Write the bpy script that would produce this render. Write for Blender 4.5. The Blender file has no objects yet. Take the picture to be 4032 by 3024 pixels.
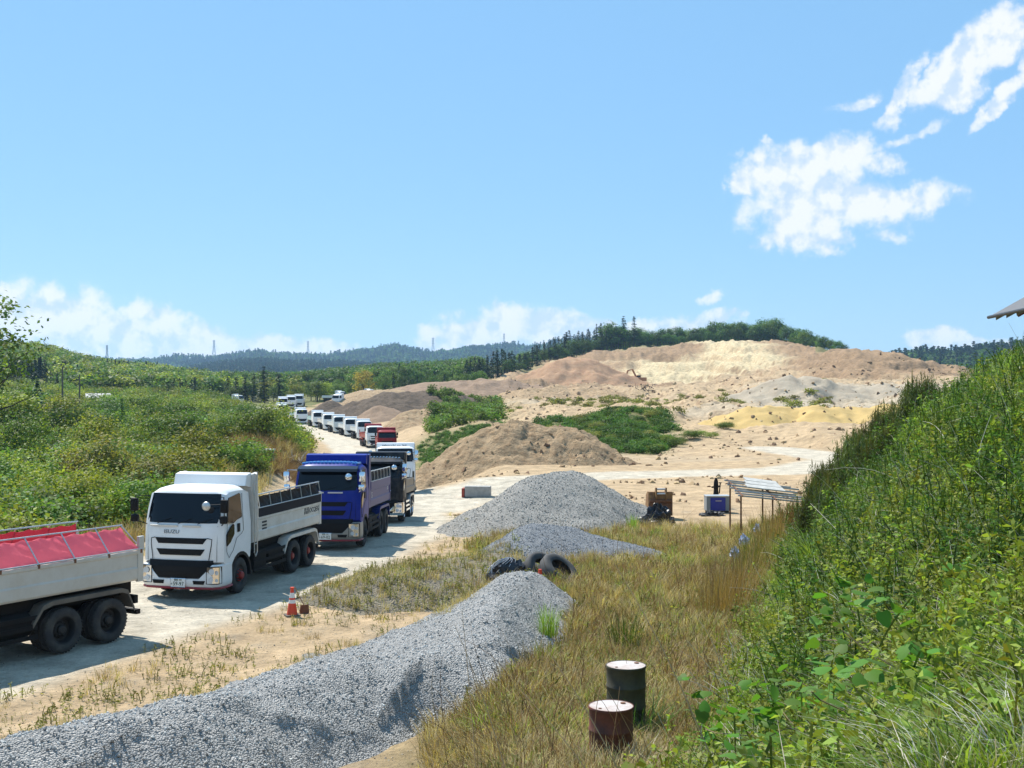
import bpy, bmesh, math, random
import numpy as np
from mathutils import Vector, Matrix, Euler

random.seed(7); RNG = np.random.default_rng(11)
SC = bpy.context.scene
COL = SC.collection
R = math.radians

# ---------------------------------------------------------------- camera
EYE = 6.05
cam_data = bpy.data.cameras.new('camera'); cam = bpy.data.objects.new('camera', cam_data); COL.objects.link(cam)
cam.location = (0, 0, EYE); cam.rotation_euler = (R(90), 0, 0)
cam_data.sensor_width = 36; cam_data.lens = 36 * 1200 / 1024
cam_data.clip_start = 0.1; cam_data.clip_end = 30000
SC.camera = cam

# ---------------------------------------------------------------- sun, exposure
SUN_AZ, SUN_EL = -38.0, 53.0            # degrees left of straight ahead, above horizon
sd = bpy.data.lights.new('sun', 'SUN'); sd.energy = 4.6; sd.angle = R(0.53); sd.color = (1.0, 0.95, 0.87)
sun = bpy.data.objects.new('sun', sd); COL.objects.link(sun)
sdir = Vector((math.sin(R(SUN_AZ)) * math.cos(R(SUN_EL)), math.cos(R(SUN_AZ)) * math.cos(R(SUN_EL)), math.sin(R(SUN_EL))))
sun.rotation_euler = sdir.to_track_quat('Z', 'Y').to_euler(); sun.location = (-60, 70, 120)
SC.view_settings.view_transform = 'Standard'; SC.view_settings.look = 'None'
SC.view_settings.exposure = 0.75; SC.view_settings.gamma = 1.0; SC.view_settings.use_curve_mapping = False
SC.cycles.use_denoising = True; SC.cycles.max_bounces = 6; SC.cycles.diffuse_bounces = 3
SC.cycles.glossy_bounces = 3; SC.cycles.transmission_bounces = 4; SC.cycles.transparent_max_bounces = 6; SC.cycles.volume_bounces = 1
SC.cycles.caustics_reflective = False; SC.cycles.caustics_refractive = False

# ---------------------------------------------------------------- world: daylight sky and cumulus clouds
W = bpy.data.worlds.new('World'); SC.world = W; W.use_nodes = True
nt = W.node_tree; nt.nodes.clear()
def N(tree, kind, **kw):
    n = tree.nodes.new(kind)
    ins = kw.pop('ins', {})
    for k, v in kw.items(): setattr(n, k, v)
    for k, v in ins.items():
        if isinstance(v, bpy.types.NodeSocket): tree.links.new(v, n.inputs[k])
        else: n.inputs[k].default_value = v
    return n
def M1(tree, op, a, b=None, c=None, clamp=False):
    n = tree.nodes.new('ShaderNodeMath'); n.operation = op; n.use_clamp = clamp
    for i, v in enumerate((a, b, c)):
        if v is None: continue
        if isinstance(v, bpy.types.NodeSocket): tree.links.new(v, n.inputs[i])
        else: n.inputs[i].default_value = v
    return n.outputs[0]
def V1(tree, op, a, b=None, c=None, out=0):
    n = tree.nodes.new('ShaderNodeVectorMath'); n.operation = op
    for i, v in enumerate((a, b, c)):
        if v is None: continue
        if isinstance(v, bpy.types.NodeSocket): tree.links.new(v, n.inputs[i])
        else: n.inputs[i].default_value = v
    return n.outputs[out]
sky = N(nt, 'ShaderNodeTexSky', sky_type='NISHITA', sun_disc=False, sun_elevation=R(SUN_EL), sun_rotation=R(SUN_AZ),
        altitude=100, air_density=1.0, dust_density=0.0, ozone_density=2.0)
tc = N(nt, 'ShaderNodeTexCoord')
sx = N(nt, 'ShaderNodeSeparateXYZ', ins={0: tc.outputs['Generated']})
az = M1(nt, 'MULTIPLY', M1(nt, 'ARCTAN2', sx.outputs[0], sx.outputs[1]), 57.29578)
el = M1(nt, 'MULTIPLY', M1(nt, 'ARCSINE', sx.outputs[2]), 57.29578)
base = N(nt, 'ShaderNodeCombineXYZ', ins={0: az, 1: el, 2: 0.0}).outputs[0]
warp = N(nt, 'ShaderNodeTexNoise', noise_dimensions='2D', ins={'Vector': base, 'Scale': 0.42, 'Detail': 5.0, 'Roughness': 0.6})
wv = V1(nt, 'MULTIPLY', V1(nt, 'SUBTRACT', warp.outputs['Color'], (0.5, 0.5, 0.5)), (2.6, 1.4, 0))
co = V1(nt, 'ADD', base, wv)
# cloud puffs: azimuth, elevation, half width, half height (degrees), tilt, weight
PUFFS = [(14.93, 8.11, 4.2, 1.24, 0, 1), (13.5, 9.61, 2.96, 1.43, 0, 1), (17.27, 8.15, 3.06, 0.76, 4, 1), (13.77, 7.01, 2.01, 0.86, 0, 1), (10.85, 9.3, 0.81, 0.62, 0, 0.95), (15.07, 10.4, 2.29, 0.81, 0, 1), (17.05, 9.9, 1.24, 0.48, 0, 0.8), (14.22, 6.36, 0.95, 0.48, 0, 0.7), (17.05, 6.72, 1.05, 0.38, 0, 0.55), (20.77, 14.08, 2.01, 1.05, 45, 1), (21.92, 14.97, 1.62, 1.05, 30, 1), (20.05, 13.05, 1.62, 0.86, 10, 0.95), (18.13, 13.02, 1.62, 0.53, 62, 0.9), (17.61, 11.93, 0.76, 0.48, 40, 0.7), (22.25, 12.44, 1.81, 0.43, 48, 0.85), (23.35, 13.92, 1.43, 0.67, 60, 0.8), (18.69, 11.16, 1.24, 0.29, 30, 0.5), (15.86, 12.61, 1.05, 0.38, 18, 0.75), (10.53, 10.76, 0.53, 0.33, 0, 0.5), (12.04, 11.2, 0.33, 0.19, 0, 0.5),
  (-22.29, 2.74, 5.73, 1.62, -3, 1), (-18.52, 2.26, 4.3, 1.24, -8, 1), (-16.13, 2.02, 3.34, 1.05, -8, 1), (-16.79, 3.01, 1.91, 0.67, -5, 0.8), (-13.68, 1.58, 2.86, 0.76, -6, 1), (-10.02, 1.5, 3.34, 0.72, -2, 1), (-7.92, 1.42, 1.91, 0.38, -4, 0.8), (-26.26, 2.52, 5.25, 1.62, 0, 1),
  (-0.67, 2.58, 2.39, 1.15, 6, 1), (-2.1, 2.0, 2.2, 0.86, 0, 1), (1.34, 2.77, 2.39, 0.95, -5, 1), (3.34, 2.38, 2.2, 0.76, -4, 1), (-3.43, 1.62, 1.62, 0.57, 0, 0.9), (8.44, 2.74, 2.1, 0.62, 8, 0.95), (9.74, 3.1, 1.05, 0.53, 8, 0.95), (9.65, 4.14, 0.57, 0.29, 10, 0.6), (6.56, 2.42, 1.43, 0.38, 0, 0.8), (19.63, 1.98, 1.15, 0.57, 0, 1), (20.81, 1.78, 1.05, 0.43, 0, 0.9), (22.13, 1.72, 1.15, 0.38, 0, 0.8), (25.72, 1.63, 2.86, 0.76, 0, 1), (29.1, 10.88, 2.86, 0.86, 20, 0.8),
  (-48, 3, 9, 2, 0, 1), (-80, 4, 12, 2.4, 0, 1), (-120, 3, 14, 2.2, 0, 1), (50, 3, 8, 1.6, 0, 1), (85, 5, 11, 2.2, 6, 1), (130, 3, 14, 2, 0, 1), (170, 4, 12, 2.2, 0, 1), (60, 22, 9, 3, 15, .9), (140, 30, 10, 4, -10, .9)]
field = None
for (a, e, ra, re, rot, w) in PUFFS:
    v = co
    if rot:
        v = N(nt, 'ShaderNodeVectorRotate', rotation_type='Z_AXIS', ins={'Vector': co, 'Center': (a, e, 0), 'Angle': R(-rot)}).outputs[0]
    q = V1(nt, 'MULTIPLY_ADD', v, (1 / ra, 1 / re, 0), (-a / ra, -e / re, 0))
    d2 = V1(nt, 'DOT_PRODUCT', q, q, out=1)
    fi = M1(nt, 'MULTIPLY_ADD', d2, -0.55 * w, w)
    field = fi if field is None else M1(nt, 'MAXIMUM', field, fi)
n1 = N(nt, 'ShaderNodeTexNoise', noise_dimensions='2D', ins={'Vector': base, 'Scale': 0.8, 'Detail': 7.0, 'Roughness': 0.56})
dens = M1(nt, 'ADD', field, M1(nt, 'MULTIPLY_ADD', n1.outputs[0], 1.15, -.66))
dens = N(nt, 'ShaderNodeMapRange', interpolation_type='SMOOTHERSTEP', ins={0: dens, 1: 0.0, 2: 0.80, 3: 0.0, 4: 1.0}).outputs[0]
co2 = V1(nt, 'ADD', base, (0.35, -0.55, 0))
n2 = N(nt, 'ShaderNodeTexNoise', noise_dimensions='2D', ins={'Vector': co2, 'Scale': 0.8, 'Detail': 6.0, 'Roughness': 0.55})
shade = N(nt, 'ShaderNodeMapRange', ins={0: M1(nt, 'SUBTRACT', n1.outputs[0], n2.outputs[0]), 1: -0.16, 2: 0.06, 3: 0.0, 4: 1.0}).outputs[0]
ccol = N(nt, 'ShaderNodeMix', data_type='RGBA', ins={0: shade, 6: (4.7, 5.7, 6.9, 1), 7: (7.0, 7.15, 7.3, 1)}).outputs[2]
skyc = N(nt, 'ShaderNodeMix', data_type='RGBA', ins={0: 0.70, 6: sky.outputs[0], 7: (1.85, 4.1, 6.8, 1)}).outputs[2]      # flat blue painted over the sky model to even out its brightness
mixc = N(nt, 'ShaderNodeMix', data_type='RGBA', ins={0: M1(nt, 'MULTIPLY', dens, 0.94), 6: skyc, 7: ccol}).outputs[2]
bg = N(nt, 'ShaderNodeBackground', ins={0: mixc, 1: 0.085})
wo = N(nt, 'ShaderNodeOutputWorld', ins={0: bg.outputs[0]})
W.cycles.sampling_method = 'MANUAL'; W.cycles.sample_map_resolution = 512

# ================================================================ helpers
def tag(o, label=None, cat=None, group=None, kind=None):
    if label: o['label'] = label
    if cat: o['category'] = cat
    if group: o['group'] = group
    if kind: o['kind'] = kind
    return o
def empty(name, loc=(0, 0, 0), rz=0.0, label=None, cat=None, group=None):
    o = bpy.data.objects.new(name, None); COL.objects.link(o)
    o.location = loc; o.rotation_euler = (0, 0, rz); o.empty_display_size = 0.2
    return tag(o, label, cat, group)
def link(name, me, mt=None, parent=None):
    o = bpy.data.objects.new(name, me); COL.objects.link(o)
    if mt is not None and not me.materials: me.materials.append(mt)
    if parent is not None: o.parent = parent
    return o
class MB:
    """collects shapes for one mesh"""
    def __init__(s): s.v = []; s.f = []
    def add(s, vs, fs):
        k = len(s.v); s.v += [tuple(p) for p in vs]; s.f += [tuple(i + k for i in f) for f in fs]; return s
    def box(s, x0, x1, y0, y1, z0, z1, b=0.0):
        if b <= 0:
            vs = [(x, y, z) for z in (z0, z1) for y in (y0, y1) for x in (x0, x1)]
            return s.add(vs, [(0, 2, 3, 1), (4, 5, 7, 6), (0, 1, 5, 4), (2, 6, 7, 3), (0, 4, 6, 2), (1, 3, 7, 5)])
        bm = bmesh.new(); bmesh.ops.create_cube(bm, size=1.0)
        for v in bm.verts:
            v.co = Vector(((x0 + x1) / 2 + v.co.x * (x1 - x0), (y0 + y1) / 2 + v.co.y * (y1 - y0), (z0 + z1) / 2 + v.co.z * (z1 - z0)))
        bmesh.ops.bevel(bm, geom=bm.edges[:], offset=b, segments=2, profile=0.6, affect='EDGES')
        bm.verts.ensure_lookup_table(); bm.verts.index_update()
        s.add([v.co[:] for v in bm.verts], [[v.index for v in f.verts] for f in bm.faces]); bm.free(); return s
    def tube(s, pts, r, n=8, caps=True, closed=False):
        pts = [Vector(p) for p in pts]; rs = r if hasattr(r, '__len__') else [r] * len(pts); m = len(pts)
        vs = []; up0 = None
        for i, p in enumerate(pts):
            if closed: t = pts[(i + 1) % m] - pts[i - 1]
            else: t = pts[min(i + 1, m - 1)] - pts[max(i - 1, 0)]
            t.normalize()
            up = Vector((0, 0, 1)) if abs(t.z) < 0.95 else Vector((0, 1, 0))
            if up0 is not None:
                u2 = up0 - t * up0.dot(t)
                if u2.length > 1e-4: up = u2
            a = t.cross(up).normalized(); b = a.cross(t).normalized(); up0 = b
            for k in range(n):
                an = 2 * math.pi * k / n; vs.append(p + (a * math.cos(an) + b * math.sin(an)) * rs[i])
        fs = []
        for i in range(m if closed else m - 1):
            j = (i + 1) % m
            for k in range(n): fs.append((i * n + k, i * n + (k + 1) % n, j * n + (k + 1) % n, j * n + k))
        if caps and not closed: fs += [tuple(range(n))[::-1], tuple((m - 1) * n + k for k in range(n))]
        return s.add(vs, fs)
    def lathe(s, prof, n=24, axis='z', c=(0, 0, 0), close=False, cap0=True):
        """prof: (radius, height) pairs revolved about an axis"""
        vs = []
        for (rr, h) in prof:
            for k in range(n):
                a = 2 * math.pi * k / n; p = (rr * math.cos(a), rr * math.sin(a), h)
                if axis == 'x': p = (p[2], p[0], p[1])
                elif axis == 'y': p = (p[0], p[2], p[1])
                vs.append((p[0] + c[0], p[1] + c[1], p[2] + c[2]))
        m = len(prof); fs = []
        for i in range(m if close else m - 1):
            j = (i + 1) % m
            for k in range(n): fs.append((i * n + k, i * n + (k + 1) % n, j * n + (k + 1) % n, j * n + k))
        if not close:
            if prof[0][0] > 1e-6 and cap0: fs.append(tuple(range(n))[::-1])
            if prof[-1][0] > 1e-6: fs.append(tuple((m - 1) * n + k for k in range(n)))
        return s.add(vs, fs)
    def prism(s, poly, d0, d1, axis='x'):
        """extrude a 2-D outline from d0 to d1 along an axis"""
        def P(a, b, d): return (d, a, b) if axis == 'x' else ((a, d, b) if axis == 'y' else (a, b, d))
        n = len(poly); vs = [P(a, b, d0) for a, b in poly] + [P(a, b, d1) for a, b in poly]
        fs = [tuple(range(n)), tuple(range(2 * n - 1, n - 1, -1))] + [(i, i + n, (i + 1) % n + n, (i + 1) % n) for i in range(n)]
        return s.add(vs, fs)
    def quad(s, a, b, c, d): return s.add([a, b, c, d], [(0, 1, 2, 3)])
    def mesh(s, name, smooth=None):
        me = bpy.data.meshes.new(name); me.from_pydata(s.v, [], s.f)
        bm = bmesh.new(); bm.from_mesh(me); bmesh.ops.recalc_face_normals(bm, faces=bm.faces[:]); bm.to_mesh(me); bm.free()
        if smooth is not None:
            me.polygons.foreach_set('use_smooth', [True] * len(me.polygons)); me.set_sharp_from_angle(angle=R(smooth))
        me.update(); return me
    def build(s, name, mt, parent=None, smooth=None): return link(name, s.mesh(name, smooth), mt, parent)

def fast_mesh(name, verts, faces, smooth=False, colors=None, cname='Col'):
    """numpy verts (n,3), faces (m,3|4) -> mesh; colors per vertex (n,3)"""
    verts = np.asarray(verts, np.float32); faces = np.asarray(faces, np.int32); k = faces.shape[1]
    me = bpy.data.meshes.new(name); me.vertices.add(len(verts)); me.vertices.foreach_set('co', verts.ravel())
    me.loops.add(faces.size); me.loops.foreach_set('vertex_index', faces.ravel())
    me.polygons.add(len(faces)); me.polygons.foreach_set('loop_start', np.arange(0, faces.size, k, dtype=np.int32))
    try: me.polygons.foreach_set('loop_total', np.full(len(faces), k, np.int32))
    except Exception: pass
    if smooth: me.polygons.foreach_set('use_smooth', np.ones(len(faces), bool))
    if colors is not None:
        at = me.attributes.new(cname, 'FLOAT_COLOR', 'POINT')
        c4 = np.ones((len(verts), 4), np.float32); c4[:, :3] = colors; at.data.foreach_set('color', c4.ravel())
    me.update(calc_edges=True); return me

# ---- gradient noise in numpy
_perm = RNG.permutation(512).astype(np.int64); _ang = RNG.random(512) * 2 * np.pi; _gx, _gy = np.cos(_ang), np.sin(_ang)
def pnoise(x, y):
    xi = np.floor(x).astype(np.int64); yi = np.floor(y).astype(np.int64); xf = x - xi; yf = y - yi
    u = xf * xf * xf * (xf * (xf * 6 - 15) + 10); v = yf * yf * yf * (yf * (yf * 6 - 15) + 10)
    def g(ix, iy, dx, dy):
        h = _perm[(_perm[ix & 511] + iy) & 511]; return _gx[h] * dx + _gy[h] * dy
    a = g(xi, yi, xf, yf); b = g(xi + 1, yi, xf - 1, yf); c = g(xi, yi + 1, xf, yf - 1); d = g(xi + 1, yi + 1, xf - 1, yf - 1)
    return 1.4 * ((a * (1 - u) + b * u) * (1 - v) + (c * (1 - u) + d * u) * v)
def fbm(x, y, o=4, rough=0.5):
    s = 0; a = 1.0; t = 0.0
    for i in range(o):
        s = s + a * pnoise(x + 17.3 * i, y - 9.1 * i); t += a; a *= rough; x = x * 2.03; y = y * 2.03
    return s / t
def ridged(x, y, o=4):
    s = 0; a = 1.0; t = 0.0
    for i in range(o):
        s = s + a * (1 - np.abs(pnoise(x + 7.7 * i, y + 3.1 * i)) * 1.6); t += a; a *= 0.5; x = x * 2.07; y = y * 2.07
    return s / t
def sstep(a, b, x):
    t = np.clip((x - a) / (b - a), 0, 1); return t * t * (3 - 2 * t)

# ================================================================ materials
MATS = {}
def pmat(name, color, rough=0.6, metal=0.0, var=0.0, vscale=8.0, bump=0.0, bscale=40.0, dirt=None, dirt_amt=0.0, coat=0.0, spec=0.5, color2=None):
    """procedural principled material: noise-varied colour, optional dirt patches and bump"""
    if name in MATS: return MATS[name]
    m = bpy.data.materials.new(name); m.use_nodes = True; t = m.node_tree; b = t.nodes['Principled BSDF']
    b.inputs['Roughness'].default_value = rough; b.inputs['Metallic'].default_value = metal
    b.inputs['Coat Weight'].default_value = coat; b.inputs['Specular IOR Level'].default_value = spec
    tcn = N(t, 'ShaderNodeTexCoord'); c = tuple(color) + (1,)
    col = None
    if var > 0 or color2:
        nz = N(t, 'ShaderNodeTexNoise', ins={'Vector': tcn.outputs['Object'], 'Scale': vscale, 'Detail': 5.0, 'Roughness': 0.6})
        c2 = tuple(color2) + (1,) if color2 else tuple(max(0, x * (1 - var)) for x in color) + (1,)
        fac = N(t, 'ShaderNodeMapRange', ins={0: nz.outputs[0], 1: 0.3, 2: 0.7}).outputs[0]
        col = N(t, 'ShaderNodeMix', data_type='RGBA', ins={0: fac, 6: c, 7: c2}).outputs[2]
    if dirt:
        nz = N(t, 'ShaderNodeTexNoise', ins={'Vector': tcn.outputs['Object'], 'Scale': 2.3, 'Detail': 8.0, 'Roughness': 0.7})
        fac = M1(t, 'MULTIPLY', N(t, 'ShaderNodeMapRange', ins={0: nz.outputs[0], 1: 0.42, 2: 0.75}).outputs[0], dirt_amt)
        col = N(t, 'ShaderNodeMix', data_type='RGBA', ins={0: fac, 6: col if col else c, 7: tuple(dirt) + (1,)}).outputs[2]
        t.links.new(M1(t, 'ADD', M1(t, 'MULTIPLY', fac, 0.5), rough, clamp=True), b.inputs['Roughness'])
    if col: t.links.new(col, b.inputs['Base Color'])
    else: b.inputs['Base Color'].default_value = c
    if bump > 0:
        nz = N(t, 'ShaderNodeTexNoise', ins={'Vector': tcn.outputs['Object'], 'Scale': bscale, 'Detail': 6.0, 'Roughness': 0.65})
        bp = N(t, 'ShaderNodeBump', ins={'Strength': bump, 'Distance': 0.02, 'Height': nz.outputs[0]})
        t.links.new(bp.outputs[0], b.inputs['Normal'])
    MATS[name] = m; return m
def glass_mat(name, tint=(0.004, 0.006, 0.010)):
    return pmat(name, tint, rough=0.05, spec=0.32)
def leaf_mat(name, color, jitter=0.35, trans=0.35, sat=0.15, rough=0.55, use_attr=True):
    """foliage: per-leaf shade attribute, per-plant random hue/value, light passing through the blade"""
    if name in MATS: return MATS[name]
    m = bpy.data.materials.new(name); m.use_nodes = True; t = m.node_tree; b = t.nodes['Principled BSDF']
    oi = N(t, 'ShaderNodeObjectInfo')
    hsv = N(t, 'ShaderNodeHueSaturation', ins={'Hue': N(t, 'ShaderNodeMapRange', ins={0: oi.outputs['Random'], 3: 0.485, 4: 0.52}).outputs[0],
            'Saturation': 1.0, 'Value': N(t, 'ShaderNodeMapRange', ins={0: oi.outputs['Random'], 3: 1 - jitter, 4: 1 + jitter}).outputs[0], 'Color': tuple(color) + (1,)})
    col = hsv.outputs[0]
    if use_attr:
        at = N(t, 'ShaderNodeAttribute', attribute_name='Col')
        col = N(t, 'ShaderNodeMix', data_type='RGBA', blend_type='MULTIPLY', ins={0: 1.0, 6: col, 7: at.outputs['Color']}).outputs[2]
    t.links.new(col, b.inputs['Base Color']); b.inputs['Roughness'].default_value = rough; b.inputs['Specular IOR Level'].default_value = 0.12
    tr = N(t, 'ShaderNodeBsdfTranslucent'); t.links.new(N(t, 'ShaderNodeMix', data_type='RGBA', blend_type='MULTIPLY', ins={0: 1.0, 6: col, 7: (1.3, 1.35, 0.6, 1)}).outputs[2], tr.inputs[0])
    mx = N(t, 'ShaderNodeMixShader', ins={0: trans, 1: b.outputs[0], 2: tr.outputs[0]})
    t.links.new(mx.outputs[0], t.nodes['Material Output'].inputs[0])
    MATS[name] = m; return m

# ---- scatter: one object whose geometry nodes put small meshes on points (for what nobody could count)
def make_proto(name, me, mt):
    o = bpy.data.objects.new(name, me)
    if not me.materials: me.materials.append(mt)
    return o
def scatter(name, pts, rots, scl, protos, idx=None, label=None, cat=None, parent=None):
    n = len(pts); me = bpy.data.meshes.new(name); me.vertices.add(n); me.vertices.foreach_set('co', np.asarray(pts, np.float32).ravel())
    a = me.attributes.new('rot', 'FLOAT_VECTOR', 'POINT'); a.data.foreach_set('vector', np.asarray(rots, np.float32).ravel())
    scl = np.asarray(scl, np.float32)
    if scl.ndim == 1: scl = np.repeat(scl[:, None], 3, 1)
    a = me.attributes.new('scl', 'FLOAT_VECTOR', 'POINT'); a.data.foreach_set('vector', scl.ravel())
    if idx is None: idx = RNG.integers(0, len(protos), n)
    a = me.attributes.new('idx', 'INT', 'POINT'); a.data.foreach_set('value', np.asarray(idx, np.int32))
    o = link(name, me, None, parent)
    pc = bpy.data.collections.new(name + '_kinds')
    for i, p in enumerate(protos):
        pc.objects.link(p)
    # collection children are read in name order
    order = {p.name: k for k, p in enumerate(sorted(protos, key=lambda q: q.name))}
    g = bpy.data.node_groups.new(name + '_scatter', 'GeometryNodeTree')
    g.interface.new_socket('Geometry', in_out='INPUT', socket_type='NodeSocketGeometry'); g.interface.new_socket('Geometry', in_out='OUTPUT', socket_type='NodeSocketGeometry')
    gi = g.nodes.new('NodeGroupInput'); go = g.nodes.new('NodeGroupOutput')
    ci = g.nodes.new('GeometryNodeCollectionInfo'); ci.inputs['Collection'].default_value = pc
    ci.inputs['Separate Children'].default_value = True; ci.inputs['Reset Children'].default_value = True
    def na(nm, ty):
        q = g.nodes.new('GeometryNodeInputNamedAttribute'); q.data_type = ty; q.inputs[0].default_value = nm; return q.outputs[0]
    ip = g.nodes.new('GeometryNodeInstanceOnPoints'); ip.inputs['Pick Instance'].default_value = True
    g.links.new(gi.outputs[0], ip.inputs['Points']); g.links.new(ci.outputs[0], ip.inputs['Instance'])
    g.links.new(na('idx', 'INT'), ip.inputs['Instance Index'])
    er = g.nodes.new('FunctionNodeEulerToRotation'); g.links.new(na('rot', 'FLOAT_VECTOR'), er.inputs[0]); g.links.new(er.outputs[0], ip.inputs['Rotation'])
    g.links.new(na('scl', 'FLOAT_VECTOR'), ip.inputs['Scale'])
    g.links.new(ip.outputs[0], go.inputs[0])
    md = o.modifiers.new('scatter', 'NODES'); md.node_group = g
    return tag(o, label, cat, kind='stuff')
def rz_rots(n, tilt=0.15):
    r = np.zeros((n, 3)); r[:, 0] = RNG.normal(0, tilt, n); r[:, 1] = RNG.normal(0, tilt, n); r[:, 2] = RNG.random(n) * 6.283; return r

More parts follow.
